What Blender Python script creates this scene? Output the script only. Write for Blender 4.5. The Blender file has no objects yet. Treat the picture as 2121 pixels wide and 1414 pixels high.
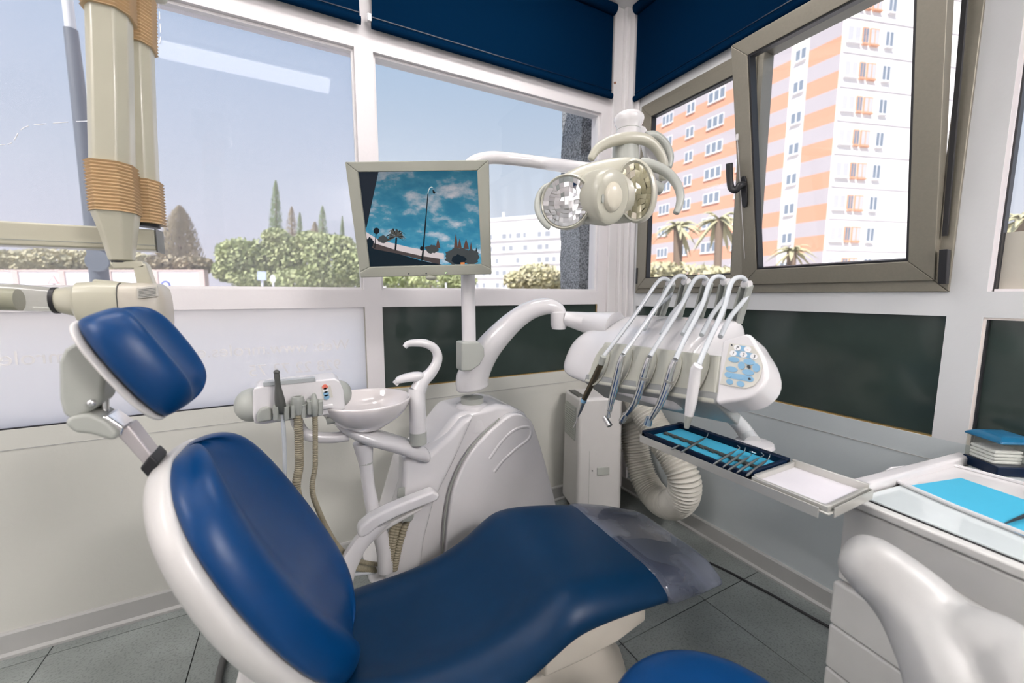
import bpy, bmesh, math, random
from mathutils import Vector, Matrix, noise
random.seed(7)
S = bpy.context.scene
COL = S.collection
V = Vector

# ------------------------------------------------------------------ camera
FPX, CX, CY = 835.0, 1060.5, 707.0
YAW, PITCH, EYE = math.radians(27.88), math.radians(-6.62), V((0, 0, 1.35))
cam = bpy.data.cameras.new('camera')
cam.sensor_width = 36.0
cam.lens = 36.0 * FPX / 2121.0
cam.clip_start, cam.clip_end = 0.02, 800
cam.dof.use_dof = True
cam.dof.focus_distance = 1.5
cam.dof.aperture_fstop = 1.9
camo = bpy.data.objects.new('camera', cam)
camo.location = EYE
camo.rotation_euler = (math.pi / 2 + PITCH, 0, -YAW)
COL.objects.link(camo)
S.camera = camo
FW = V((math.sin(YAW) * math.cos(PITCH), math.cos(YAW) * math.cos(PITCH), math.sin(PITCH)))
RT = V((math.cos(YAW), -math.sin(YAW), 0))
UP = RT.cross(FW)

# ------------------------------------------------------------------ world, sun, exposure
w = bpy.data.worlds.new('sky')
S.world = w
w.use_nodes = True
nt = w.node_tree
nt.nodes.clear()
wo = nt.nodes.new('ShaderNodeOutputWorld')
bg = nt.nodes.new('ShaderNodeBackground')
tc = nt.nodes.new('ShaderNodeTexCoord')
sx = nt.nodes.new('ShaderNodeSeparateXYZ')
cr = nt.nodes.new('ShaderNodeValToRGB')
nt.links.new(tc.outputs['Generated'], sx.inputs[0])
nt.links.new(sx.outputs['Z'], cr.inputs[0])
nt.links.new(cr.outputs[0], bg.inputs[0])
nt.links.new(bg.outputs[0], wo.inputs[0])
e = cr.color_ramp.elements
e[0].position = 0.0; e[0].color = (.80, .78, .86, 1)
e[1].position = 1.0; e[1].color = (.20, .36, .70, 1)
k = e.new(.22); k.color = (.66, .72, .83, 1)
k = e.new(.5); k.color = (.42, .56, .76, 1)
bg.inputs[1].default_value = .45
sun = bpy.data.lights.new('sun', 'SUN')
sun.energy = 2.8
sun.angle = math.radians(.6)
sun.color = (1, .95, .9)
suno = bpy.data.objects.new('sun', sun)
suno.rotation_euler = V((.62, .42, -.80)).to_track_quat('-Z', 'Y').to_euler()
COL.objects.link(suno)
S.view_settings.view_transform = 'Standard'
S.view_settings.look = 'None'
S.view_settings.exposure = 1.2
KE = 2 ** -1.2
S.view_settings.gamma = 1.0
S.view_settings.use_curve_mapping = False
cy = S.cycles
cy.max_bounces, cy.diffuse_bounces, cy.glossy_bounces, cy.transmission_bounces, cy.transparent_max_bounces = 5, 3, 3, 3, 10
cy.use_light_tree = False
cy.caustics_reflective = cy.caustics_refractive = False

# ------------------------------------------------------------------ geometry helpers
def ray(x, y): return FW + RT * ((x - CX) / FPX) - UP * ((y - CY) / FPX)
def W(x, y, t): return EYE + ray(x, y) * t
def onX(x, y, X): d = ray(x, y); return EYE + d * ((X - EYE.x) / d.x)
def onY(x, y, Y): d = ray(x, y); return EYE + d * ((Y - EYE.y) / d.y)
def onZ(x, y, Z): d = ray(x, y); return EYE + d * ((Z - EYE.z) / d.z)
def onP(x, y, P, n): d = ray(x, y); return EYE + d * ((P - EYE).dot(n) / d.dot(n))

class G:
    """collects vertices and faces of one mesh, world coordinates"""
    def __init__(s): s.v = []; s.f = []
    def add(s, vs, fs):
        b = len(s.v); s.v += [V(p) for p in vs]; s.f += [tuple(i + b for i in q) for q in fs]; return s
    def hexa(s, p):      # 8 corners, bottom loop then top loop
        return s.add(p, [(3, 2, 1, 0), (4, 5, 6, 7), (0, 1, 5, 4), (1, 2, 6, 5), (2, 3, 7, 6), (3, 0, 4, 7)])
    def box(s, a, b):
        x0, y0, z0 = a; x1, y1, z1 = b
        return s.hexa([(x0, y0, z0), (x1, y0, z0), (x1, y1, z0), (x0, y1, z0), (x0, y0, z1), (x1, y0, z1), (x1, y1, z1), (x0, y1, z1)])
    def obox(s, o, ex, ey, ez):    # corner + three edge vectors
        o, ex, ey, ez = V(o), V(ex), V(ey), V(ez)
        return s.hexa([o, o + ex, o + ex + ey, o + ey, o + ez, o + ex + ez, o + ex + ey + ez, o + ey + ez])
    def bar(s, a, b, wd, th, up=(0, 0, 1)):
        a, b = V(a), V(b); d = (b - a).normalized(); u = V(up); sd = d.cross(u)
        if sd.length < 1e-4: sd = d.cross(V((1, 0, 0)))
        sd.normalize(); u = sd.cross(d)
        o = a - sd * wd / 2 - u * th / 2
        return s.obox(o, sd * wd, b - a, u * th)
    def loft(s, secs, caps=True):
        n = len(secs[0]); b = len(s.v)
        for q in secs: s.v += [V(p) for p in q]
        for i in range(len(secs) - 1):
            for j in range(n):
                k = (j + 1) % n
                s.f.append((b + i * n + j, b + i * n + k, b + (i + 1) * n + k, b + (i + 1) * n + j))
        if caps:
            s.f.append(tuple(b + j for j in reversed(range(n))))
            s.f.append(tuple(b + (len(secs) - 1) * n + j for j in range(n)))
        return s
    def tube(s, path, r, n=12, caps=True, flat=1.0, up=None):
        path = [V(p) for p in path]; m = len(path); secs = []
        rs = r if isinstance(r, (list, tuple)) else [r] * m
        prev = None
        for i in range(m):
            d = (path[min(i + 1, m - 1)] - path[max(i - 1, 0)]).normalized()
            if prev is None:
                a = V(up) if up else (V((0, 0, 1)) if abs(d.z) < .9 else V((1, 0, 0)))
            else: a = prev
            a = (a - d * a.dot(d)).normalized(); prev = a; c = d.cross(a)
            secs.append([path[i] + (a * math.cos(t) * flat + c * math.sin(t)) * rs[i] for t in [2 * math.pi * j / n for j in range(n)]])
        return s.loft(secs, caps)
    def lathe(s, prof, c, ax=(0, 0, 1), n=24, caps=True):
        ax = V(ax).normalized(); a = ax.orthogonal().normalized(); b2 = ax.cross(a); c = V(c)
        return s.loft([[c + ax * z + (a * math.cos(t) + b2 * math.sin(t)) * max(r, 1e-4) for t in [2 * math.pi * j / n for j in range(n)]] for r, z in prof], caps)
    def cyl(s, a, b, r, n=16): return s.tube([a, b], r, n)
    def prism(s, pts, d):    # polygon (3D list) extruded by vector d
        pts = [V(p) for p in pts]; d = V(d); n = len(pts); b = len(s.v)
        s.v += pts + [p + d for p in pts]
        s.f.append(tuple(b + i for i in range(n))); s.f.append(tuple(b + n + i for i in reversed(range(n))))
        for i in range(n):
            k = (i + 1) % n; s.f.append((b + i, b + n + i, b + n + k, b + k))
        return s
    def ball(s, c, r, n=12):
        c = V(c); rr = V(r) if isinstance(r, (tuple, list, Vector)) else V((r, r, r))
        secs = []
        for i in range(n + 1):
            t = -math.pi / 2 + math.pi * i / n
            secs.append([c + V((rr.x * max(math.cos(t), .01) * math.cos(p), rr.y * max(math.cos(t), .01) * math.sin(p), rr.z * math.sin(t))) for p in [2 * math.pi * j / (2 * n) for j in range(2 * n)]])
        return s.loft(secs)

def cat(pts, n=6):      # catmull-rom resample
    p = [V(q) for q in pts]; p = [p[0] * 2 - p[1]] + p + [p[-1] * 2 - p[-2]]; out = []
    for i in range(1, len(p) - 2):
        for j in range(n):
            t = j / n
            out.append(.5 * ((2 * p[i]) + (p[i + 1] - p[i - 1]) * t + (2 * p[i - 1] - 5 * p[i] + 4 * p[i + 1] - p[i + 2]) * t * t + (3 * p[i] - p[i - 1] - 3 * p[i + 1] + p[i + 2]) * t ** 3))
    return out + [p[-2]]
def lerps(xs, n=6):
    out = []
    for i in range(len(xs) - 1): out += [xs[i] + (xs[i + 1] - xs[i]) * j / n for j in range(n)]
    return out + [xs[-1]]
def ell(c, a, b, n=24, p=1.0):      # (super)ellipse loop: centre and two half axes
    c, a, b = V(c), V(a), V(b); out = []
    for j in range(n):
        t = 2 * math.pi * j / n; x, y = math.cos(t), math.sin(t)
        out.append(c + a * math.copysign(abs(x) ** p, x) + b * math.copysign(abs(y) ** p, y))
    return out

# ------------------------------------------------------------------ materials
MATS = {}
def M(name, col, rough=.5, metal=0., var=.06, scale=12., bump=0., bscale=80., coat=0., trans=0., alpha=1., emit=None, es=1., spec=.5):
    if name in MATS: return MATS[name]
    m = bpy.data.materials.new(name); m.use_nodes = True; t = m.node_tree; b = t.nodes['Principled BSDF']
    c = t.nodes.new('ShaderNodeTexCoord'); nz = t.nodes.new('ShaderNodeTexNoise')
    nz.inputs['Scale'].default_value = scale; nz.inputs['Detail'].default_value = 4
    t.links.new(c.outputs['Object'], nz.inputs['Vector'])
    mx = t.nodes.new('ShaderNodeMix'); mx.data_type = 'RGBA'
    lo = [max(0, x * (1 - var)) for x in col]; hi = [min(1, x * (1 + var)) for x in col]
    mx.inputs[6].default_value = (*lo, 1); mx.inputs[7].default_value = (*hi, 1)
    t.links.new(nz.outputs['Fac'], mx.inputs[0]); t.links.new(mx.outputs[2], b.inputs['Base Color'])
    b.inputs['Roughness'].default_value = rough; b.inputs['Metallic'].default_value = metal
    b.inputs['Coat Weight'].default_value = coat; b.inputs['Coat Roughness'].default_value = .08
    b.inputs['Transmission Weight'].default_value = trans; b.inputs['Alpha'].default_value = alpha
    b.inputs['Specular IOR Level'].default_value = spec
    if emit: b.inputs['Emission Color'].default_value = (*emit, 1); b.inputs['Emission Strength'].default_value = es
    if bump:
        n2 = t.nodes.new('ShaderNodeTexNoise'); n2.inputs['Scale'].default_value = bscale; n2.inputs['Detail'].default_value = 3
        t.links.new(c.outputs['Object'], n2.inputs['Vector'])
        bp = t.nodes.new('ShaderNodeBump'); bp.inputs['Strength'].default_value = bump; bp.inputs['Distance'].default_value = .01
        t.links.new(n2.outputs['Fac'], bp.inputs['Height']); t.links.new(bp.outputs[0], b.inputs['Normal'])
    MATS[name] = m
    if emit and es < 1.2: m.cycles.emission_sampling = 'NONE'
    return m
def glass_mat(name, tint, refl=.06, haze=0., hazecol=(.9, .9, .95), dots=False, thru=.5):
    m = bpy.data.materials.new(name); m.use_nodes = True; t = m.node_tree; t.nodes.clear()
    o = t.nodes.new('ShaderNodeOutputMaterial'); tr = t.nodes.new('ShaderNodeBsdfTransparent'); gl = t.nodes.new('ShaderNodeBsdfGlossy')
    tr.inputs[0].default_value = (*tint, 1); gl.inputs['Roughness'].default_value = .01
    lw = t.nodes.new('ShaderNodeLayerWeight')
    pw = t.nodes.new('ShaderNodeMath'); pw.operation = 'POWER'; pw.inputs[1].default_value = 5
    ad = t.nodes.new('ShaderNodeMath'); ad.operation = 'MULTIPLY_ADD'; ad.inputs[1].default_value = .9; ad.inputs[2].default_value = refl
    t.links.new(lw.outputs['Facing'], pw.inputs[0]); t.links.new(pw.outputs[0], ad.inputs[0])
    mx = t.nodes.new('ShaderNodeMixShader'); t.links.new(ad.outputs[0], mx.inputs[0])
    src = tr
    if haze:
        df = t.nodes.new('ShaderNodeBsdfDiffuse'); df.inputs[0].default_value = (*hazecol, 1)
        tl = t.nodes.new('ShaderNodeBsdfTranslucent'); tl.inputs[0].default_value = (*hazecol, 1)
        a2 = t.nodes.new('ShaderNodeMixShader'); a2.inputs[0].default_value = thru
        t.links.new(df.outputs[0], a2.inputs[1]); t.links.new(tl.outputs[0], a2.inputs[2])
        m2 = t.nodes.new('ShaderNodeMixShader'); m2.inputs[0].default_value = haze
        if dots:      # fine perforated film
            c = t.nodes.new('ShaderNodeTexCoord'); vo = t.nodes.new('ShaderNodeTexVoronoi'); vo.inputs['Scale'].default_value = 170; vo.inputs['Randomness'].default_value = 0.0
            t.links.new(c.outputs['Object'], vo.inputs['Vector'])
            mr = t.nodes.new('ShaderNodeMapRange'); mr.inputs[1].default_value = .25; mr.inputs[2].default_value = .65; mr.inputs[3].default_value = haze * .55; mr.inputs[4].default_value = haze * 1.7
            t.links.new(vo.outputs['Distance'], mr.inputs[0]); t.links.new(mr.outputs[0], m2.inputs[0])
        t.links.new(tr.outputs[0], m2.inputs[1]); t.links.new(a2.outputs[0], m2.inputs[2]); src = m2
    t.links.new(src.outputs[0], mx.inputs[1]); t.links.new(gl.outputs[0], mx.inputs[2]); t.links.new(mx.outputs[0], o.inputs[0])
    return m
def speckle(name, c1, c2, scale, thr=.5, rough=.6, c3=None):
    m = bpy.data.materials.new(name); m.use_nodes = True; t = m.node_tree; b = t.nodes['Principled BSDF']
    c = t.nodes.new('ShaderNodeTexCoord'); nz = t.nodes.new('ShaderNodeTexNoise'); nz.inputs['Scale'].default_value = scale; nz.inputs['Detail'].default_value = 3
    t.links.new(c.outputs['Object'], nz.inputs['Vector'])
    r = t.nodes.new('ShaderNodeValToRGB'); el = r.color_ramp.elements
    el[0].position = thr - .08; el[0].color = (*c1, 1); el[1].position = thr + .08; el[1].color = (*c2, 1)
    t.links.new(nz.outputs['Fac'], r.inputs[0])
    n2 = t.nodes.new('ShaderNodeTexNoise'); n2.inputs['Scale'].default_value = 5; n2.inputs['Detail'].default_value = 5
    t.links.new(c.outputs['Object'], n2.inputs['Vector'])
    mx = t.nodes.new('ShaderNodeMix'); mx.data_type = 'RGBA'; mx.blend_type = 'MULTIPLY'; mx.inputs[0].default_value = .5
    t.links.new(r.outputs[0], mx.inputs[6])
    mr = t.nodes.new('ShaderNodeMapRange'); mr.inputs[1].default_value = .3; mr.inputs[2].default_value = .7; mr.inputs[3].default_value = .6; mr.inputs[4].default_value = 1.3
    t.links.new(n2.outputs['Fac'], mr.inputs[0]); t.links.new(mr.outputs[0], mx.inputs[7])
    t.links.new(mx.outputs[2], b.inputs['Base Color']); b.inputs['Roughness'].default_value = rough
    MATS[name] = m; return m

WALL = M('painted_white_wall', (.72, .69, .69), .55, var=.03, scale=3, bump=.05, bscale=60)
WALL_SHADE = M('lower_wall_shade_tint', (.62, .618, .56), .55, var=.03, scale=3, bump=.05, bscale=60)  # same wall, with the greenish tint of its shade put into the colour
WALLG_SHADE = M('lower_right_wall_shade_tint', (.53, .575, .58), .55, var=.03, scale=3, bump=.05, bscale=60)  # right wall copy, cool shade tint painted in
WALLG = M('grey_white_wall', (.63, .635, .63), .55, var=.03, scale=3, bump=.05, bscale=60)
FRAME = M('white_window_frame', (.72, .70, .695), .4, var=.02)
BASEB = M('grey_baseboard', (.44, .44, .42), .5, var=.05)
CEIL = M('ceiling_white', (.75, .75, .75), .7)
TILE = speckle('speckled_floor_tile', (.19, .21, .20), (.27, .295, .28), 130, .42, .36)
GROUT = M('dark_grout', (.035, .037, .037), .9)
BRONZE = M('bronze_aluminium', (.235, .215, .17), .42, metal=.35, var=.08, scale=120)
RUBBER = M('black_rubber', (.012, .012, .014), .45)
BLIND = M('navy_blind_fabric', (.0, .012, .038), .9, var=.12, scale=300, spec=.03)
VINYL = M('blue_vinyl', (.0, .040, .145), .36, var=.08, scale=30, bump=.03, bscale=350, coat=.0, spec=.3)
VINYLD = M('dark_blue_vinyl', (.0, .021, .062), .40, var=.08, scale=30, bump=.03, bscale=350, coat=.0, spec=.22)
WHITE = M('white_plastic', (.72, .705, .705), .22, var=.02, coat=.5)
WHITEM = M('white_moulded_shell', (.62, .605, .58), .35, var=.03, coat=.15)
CREAM = M('cream_plastic', (.48, .47, .385), .35, var=.03, coat=.2)
XCREAM = M('xray_cream_paint', (.46, .445, .345), .35, var=.03, coat=.2)
BEZEL = M('monitor_bezel_beige', (.355, .36, .30), .45, var=.03)
GREY = M('grey_plastic', (.33, .345, .31), .4, var=.05)
LGREY = M('light_grey_plastic', (.40, .415, .375), .38, var=.04)
DGREY = M('dark_grey_plastic', (.07, .072, .065), .4)
CHROME = M('chrome', (.78, .78, .78), .14, metal=1., var=.03)
STEEL = M('brushed_steel', (.60, .59, .55), .28, metal=1., var=.05, scale=60)
CAPMET = M('metal_headrest_bar', (.62, .58, .58), .3, metal=.6, var=.04)
BELLOWS = M('tan_rubber_bellows', (.58, .41, .23), .6, var=.15, scale=20)
HOSEG = M('silver_grey_hose', (.55, .58, .60), .25, var=.04, coat=.3)
HOSEB = M('beige_hose', (.30, .265, .18), .55, var=.06)
HOSEW = M('offwhite_duct_hose', (.62, .60, .53), .5, var=.04)
BRASS = M('brass_bead', (.75, .52, .2), .3, metal=1.)
DPANE = M('smoked_painted_glass', (.036, .052, .045), .10, var=.35, scale=4, spec=.45)
BLUE1 = M('light_blue_sheet', (.06, .45, .66), .6, var=.05)
NAVY = M('navy_plastic', (.0, .008, .030), .35, var=.05, spec=.3)
KEYB = M('keypad_cream', (.60, .585, .52), .4)
BTNB = M('keypad_blue', (.22, .42, .60), .4)
BTNW = M('keypad_white', (.78, .78, .78), .4)
INK = M('dark_ink', (.03, .04, .05), .5)
RED = M('red_mark', (.75, .18, .12), .5)
GLASS = glass_mat('clear_window_glass', (.985, .99, .99), .03)
FILM = glass_mat('perforated_film_glass', (.955, .955, .97), .03, .05, (.94, .92, .99), True)
FROST = glass_mat('frosted_pane', (.9, .9, .9), .02, .92, (.97, .95, .94), False, .92)
CLEARP = glass_mat('clear_plastic', (.85, .86, .82), .06, .10, (.8, .8, .75))

# ------------------------------------------------------------------ object helpers
WL = {}
def finish(o, smooth, bevel, seg, sub):
    me = o.data
    bm = bmesh.new(); bm.from_mesh(me); bmesh.ops.recalc_face_normals(bm, faces=bm.faces); bm.to_mesh(me); bm.free()
    if smooth:
        for p in me.polygons: p.use_smooth = True
        if not sub: me.set_sharp_from_angle(angle=math.radians(38))
    if bevel:
        b = o.modifiers.new('bevel', 'BEVEL'); b.width = bevel; b.segments = seg; b.limit_method = 'ANGLE'; b.angle_limit = math.radians(35)
        b.harden_normals = False
        for p in me.polygons: p.use_smooth = True
        if seg >= 2: me.set_sharp_from_angle(angle=math.radians(180))
        wn = o.modifiers.new('normals', 'WEIGHTED_NORMAL'); wn.keep_sharp = False
    if sub:
        sb = o.modifiers.new('subsurf', 'SUBSURF'); sb.levels = sub; sb.render_levels = sub
def part(name, g, mat, parent=None, smooth=True, bevel=0., seg=2, sub=0, label=None, kind=None, origin=None):
    if parent is not None: org = WL[parent]
    elif origin is not None: org = V(origin)
    else:
        xs = [p.x for p in g.v]; ys = [p.y for p in g.v]; zs = [p.z for p in g.v]
        org = V(((min(xs) + max(xs)) / 2, (min(ys) + max(ys)) / 2, min(zs)))
    me = bpy.data.meshes.new(name); me.from_pydata([tuple(p - org) for p in g.v], [], g.f); me.update()
    me.materials.append(mat)
    o = bpy.data.objects.new(name, me); COL.objects.link(o)
    if parent is not None: o.parent = parent
    else: o.location = org
    WL[o] = org
    finish(o, smooth, bevel, seg, sub)
    if label: o['label'] = label
    if kind: o['kind'] = kind
    return o
def tag(o, label, catg, group=None, kind=None):
    if label: o['label'] = label
    if catg: o['category'] = catg
    if group: o['group'] = group
    if kind: o['kind'] = kind
    return o
def thing(name, label, catg, loc, group=None):
    o = bpy.data.objects.new(name, None); COL.objects.link(o); o.location = V(loc); o.empty_display_size = .1
    WL[o] = V(loc); return tag(o, label, catg, group)
def struct(name, g, mat, label=None, **k):
    o = part(name, g, mat, None, **k); o['kind'] = 'structure'
    if label: o['label'] = label
    return o
def text(name, body, size, mat, parent, loc, xdir, ydir, mirror=False, depth=.0004, align='CENTER'):
    cu = bpy.data.curves.new(name, 'FONT'); cu.body = body; cu.size = size; cu.align_x = align; cu.align_y = 'CENTER'; cu.extrude = depth
    cu.materials.append(mat)
    tmp = bpy.data.objects.new(name, cu); COL.objects.link(tmp)
    dg = bpy.context.evaluated_depsgraph_get(); me = bpy.data.meshes.new_from_object(tmp.evaluated_get(dg)); bpy.data.objects.remove(tmp)
    o = bpy.data.objects.new(name, me); COL.objects.link(o)
    x = V(xdir).normalized(); y = V(ydir); y = (y - x * y.dot(x)).normalized(); z = x.cross(y)
    if mirror: x = -x
    R = Matrix((x, y, z)).transposed().to_4x4()
    o.parent = parent; o.matrix_local = Matrix.Translation(V(loc) - WL[parent]) @ R
    return o

# ================================================================== ROOM SHELL
YB, XR, XL, YF, HC = 2.11, 1.957, -2.3, -2.4, 3.12
TK = .10
def wall_cells(us, zs, holes, mk):
    """wall made of boxes on a grid with rectangular holes"""
    g = G()
    for i in range(len(us) - 1):
        for j in range(len(zs) - 1):
            if (i, j) in holes: continue
            mk(g, us[i], us[i + 1], zs[j], zs[j + 1])
    return g
floor = struct('floor', G().box((XL - .1, YF - .1, -.12), (XR + TK, YB + TK, -.004)), GROUT, 'grey speckled tile floor with dark joints', smooth=False)
TS = .488
tm = None
for i in range(-4, 5):
    for j in range(-9, 1):
        x0, y1 = -.42 + TS * i, 2.034 - TS * (j + 9) + TS
        y0 = y1 - TS
        X0, X1, Y0, Y1 = max(x0, XL), min(x0 + TS, XR), max(y0, YF), min(y1, YB)
        if X1 - X0 < .03 or Y1 - Y0 < .03: continue
        full = (X1 - X0 > TS - 1e-4 and Y1 - Y0 > TS - 1e-4)
        if full and tm:
            o = bpy.data.objects.new('tile', tm); COL.objects.link(o); o.parent = floor
            o.location = V((x0, y0, 0)) - WL[floor]
        else:
            me = bpy.data.meshes.new('tile'); a = .002
            g = G().box((a, a, -.004), (X1 - X0 - a, Y1 - Y0 - a, 0))
            me.from_pydata([tuple(p) for p in g.v], [], g.f); me.materials.append(TILE)
            o = bpy.data.objects.new('tile', me); COL.objects.link(o); o.parent = floor; o.location = V((X0, Y0, 0)) - WL[floor]
            if full: tm = me
struct('ceiling', G().box((XL - .1, YF - .1, HC), (XR + TK, YB + TK, HC + .15)), CEIL, 'white ceiling', smooth=False)
wl = struct('wall_left', wall_cells([YF - .1, -.9, 1.5, YB + TK], [0, .8, 2.75, HC], {(1, 1)}, lambda g, a, b, c, d: g.box((XL - .1, a, c), (XL, b, d))), WALL, 'white side wall with an opening for the added fill window', smooth=False)
w9 = bpy.data.objects.new('window_9', None); COL.objects.link(w9); WL[w9] = V((0, 0, 0)); w9['kind'] = 'structure'; w9['label'] = 'added unseen frosted window in the left side wall, for fill light'  # added out of view to bring soft light in from the left
part('pane', G().box((XL - .06, -.9, .8), (XL - .054, 1.5, 2.75)), FROST, w9, smooth=False)
for yy in (-.1, .7): part('mullion', G().box((XL - .08, yy - .03, .8), (XL - .02, yy + .03, 2.75)), FRAME, w9, smooth=False)
struct('wall_front', G().box((XL, YF - .1, 0), (XR + TK, YF, HC)), WALL, 'white wall behind the viewer', smooth=False)
# back wall with two tall windows and two low panes
bx = [XL, -2.0, .292, .376, 1.757, XR + TK]
bz = [0, .862, 1.288, 1.374, 2.485, HC]
wb = struct('wall_back', wall_cells(bx, bz, {(1, 1), (3, 1), (1, 3), (3, 3)}, lambda g, a, b, c, d: g.box((a, YB, c), (b, YB + TK, d))), WALL, 'white wall with window openings, left of the corner', smooth=False)
ry = [YF, -1.6, .440, .524, 1.963, YB]
rz = [0, .850, 1.277, 1.36, 2.504, HC]
wr = struct('wall_right', wall_cells(ry, rz, {(1, 1), (3, 1), (1, 3), (3, 3)}, lambda g, a, b, c, d: g.box((XR, a, c), (XR + TK, b, d))), WALLG, 'white wall with window openings, right of the corner', smooth=False)
for ob, mt in ((wb, WALL_SHADE), (wr, WALLG_SHADE)):
    ob.data.materials.append(mt)
    for pl in ob.data.polygons:
        if pl.center.z < .80: pl.material_index = 1
# thin horizontal seams of the wall panels
part('panel_seam', G().box((XL, YB - .0015, .785), (XR, YB, .788)), BASEB, wb, smooth=False)
part('panel_seam', G().box((XR - .0015, YF, .768), (XR, YB, .771)), BASEB, wr, smooth=False)
# baseboards with a stepped foot
def baseboard(name, a, b, inn, label):
    a, b, inn = V(a), V(b), V(inn); g = G()
    prof = [(0, 0), (.030, 0), (.030, .010), (.016, .016), (.014, .085), (.010, .092), (0, .092)]
    g.loft([[a + inn * p + V((0, 0, q)) for p, q in prof], [b + inn * p + V((0, 0, q)) for p, q in prof]])
    return struct(name, g, BASEB, label, smooth=False)
baseboard('baseboard_back', (XL, YB, 0), (XR, YB, 0), (0, -1, 0), 'grey baseboard along the left window wall')
baseboard('baseboard_right', (XR, YF, 0), (XR, YB, 0), (-1, 0, 0), 'grey baseboard along the right window wall')
# corner post
g = G().box((1.83, YB - .018, .0), (1.90, YB, HC)).box((1.90, YB - .045, 0), (XR, YB, HC)).box((XR - .03, YB - .085, 0), (XR, YB - .045, HC)).box((XR - .014, YB - .125, 0), (XR, YB - .085, HC))
post = struct('trim_1', g, FRAME, 'white corner post between the two window walls', bevel=.004)
RUST = M('rusty_screw', (.30, .11, .04), .6)
for q in ((1273, 172), (1308, 174)):
    p = onY(*q, YB - .047); part('screw', G().cyl(p, p + V((0, -.006, 0)), .007, 10), RUST, post)

# ------------------------------------------------------------------ windows
def win(n, label):
    o = thing('window_%d' % n, None, None, (0, 0, 0)); o['kind'] = 'structure'; o['label'] = label; return o
def pane_y(par, x0, x1, z0, z1, mat, y=YB + .045, name='pane', **k):
    return part(name, G().box((x0, y, z0), (x1, y + .006, z1)), mat, par, smooth=False, **k)
def pane_x(par, y0, y1, z0, z1, mat, x=XR + .045, name='pane', **k):
    return part(name, G().box((x, y0, z0), (x + .006, y1, z1)), mat, par, smooth=False, **k)
def beads_y(par, x0, x1, z0, z1, y, wd, th, mat, name='bead'):
    for a, b in (((x0, y, z0), (x1, y + th, z0 + wd)), ((x0, y, z1 - wd), (x1, y + th, z1)), ((x0, y, z0 + wd), (x0 + wd, y + th, z1 - wd)), ((x1 - wd, y, z0 + wd), (x1, y + th, z1 - wd))):
        part(name, G().box(a, b), mat, par, smooth=False)
def beads_x(par, y0, y1, z0, z1, x, wd, th, mat, name='bead'):
    for a, b in (((x, y0, z0), (x + th, y1, z0 + wd)), ((x, y0, z1 - wd), (x + th, y1, z1)), ((x, y0, z0 + wd), (x + th, y0 + wd, z1 - wd)), ((x, y1 - wd, z0 + wd), (x + th, y1, z1 - wd))):
        part(name, G().box(a, b), mat, par, smooth=False)
w1 = win(1, 'large left window with perforated film over the glass')
p1 = pane_y(w1, -2.0, .292, 1.374, 2.485, FILM)
beads_y(w1, -2.0, .292, 1.374, 2.485, YB + .02, .012, .024, FRAME)
seam = M('white_film_tear', (.85, .85, .88), .5)
def film_tear(pts):
    q = [onY(a, b, YB + .043) for a, b in pts]; q = cat(q, 5)
    for i in range(0, len(q) - 1):
        if i % 3 != 2: part('film_tear', G().tube([q[i], q[i + 1]], .0016, 5), seam, p1, smooth=False)
film_tear([(0, 300), (25, 295), (50, 264), (110, 255), (190, 250)])
film_tear([(303, 140), (318, 112), (332, 84), (331, 40), (328, 0)])
w2 = win(2, 'clear window right of the white mullion, next to the corner')
pane_y(w2, .376, 1.757, 1.374, 2.485, GLASS)
beads_y(w2, .376, 1.757, 1.374, 2.485, YB + .02, .012, .024, FRAME)
w3 = win(3, 'bright frosted low pane with faint mirrored lettering')
p3 = pane_y(w3, -2.0, .292, .862, 1.288, FROST, YB + .012)
part('bead', G().box((-2.0, YB + .002, .862), (.292, YB + .012, .866)), RUBBER, w3, smooth=False)
part('bead', G().box((.287, YB + .002, .866), (.292, YB + .012, 1.288)), M('bead_grey', (.4, .38, .33), .5), w3, smooth=False)
LET = M('faint_lettering', (.76, .74, .73), .6)
yt = YB + .0105
text('lettering', 'Web: www.mroles.es', .072, LET, p3, onY(570, 722, yt), (1, 0, 0), (0, 0, 1), True)
text('lettering', '928 22 73 75', .072, LET, p3, onY(615, 762, yt), (1, 0, 0), (0, 0, 1), True)
text('lettering', 'mroles', .075, LET, p3, onY(60, 742, yt), (1, 0, 0), (0, 0, 1), True)
w4 = win(4, 'low smoked dark pane under the clear window')
pane_y(w4, .376, 1.757, .862, 1.288, DPANE, YB + .014)
part('bead', G().box((.376, YB + .004, .862), (1.757, YB + .014, .868)), BRASS, w4, smooth=False)
part('bead', G().box((1.752, YB + .004, .868), (1.757, YB + .014, 1.288)), BRASS, w4, smooth=False)
w5 = win(5, 'low smoked dark pane under the bronze window')
pane_x(w5, .524, 1.963, .850, 1.277, DPANE, XR + .014)
part('bead', G().box((XR + .004, .524, .850), (XR + .014, 1.963, .856)), BRASS, w5, smooth=False)
w6 = win(6, 'low dark pane at the right edge behind the blue box')
pane_x(w6, -1.6, .440, .850, 1.277, DPANE, XR + .022)
part('bead', G().box((XR + .004, .432, .850), (XR + .022, .440, 1.277)), M('pale_bead', (.8, .72, .66), .4), w6, smooth=False)
part('bead', G().box((XR + .004, -1.6, 1.270), (XR + .022, .432, 1.277)), MATS['pale_bead'], w6, smooth=False)
part('bead', G().box((XR + .003, .427, .850), (XR + .022, .4315, 1.270)), RUBBER, w6, smooth=False)
w7 = win(7, 'window at the far right edge with a beige film along its foot')
pane_x(w7, -1.6, .440, 1.36, 2.504, GLASS)
part('bead', G().box((XR + .002, .430, 1.36), (XR + .05, .440, 2.504)), M('pale_bead2', (.85, .80, .80), .4), w7, smooth=False)
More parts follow.
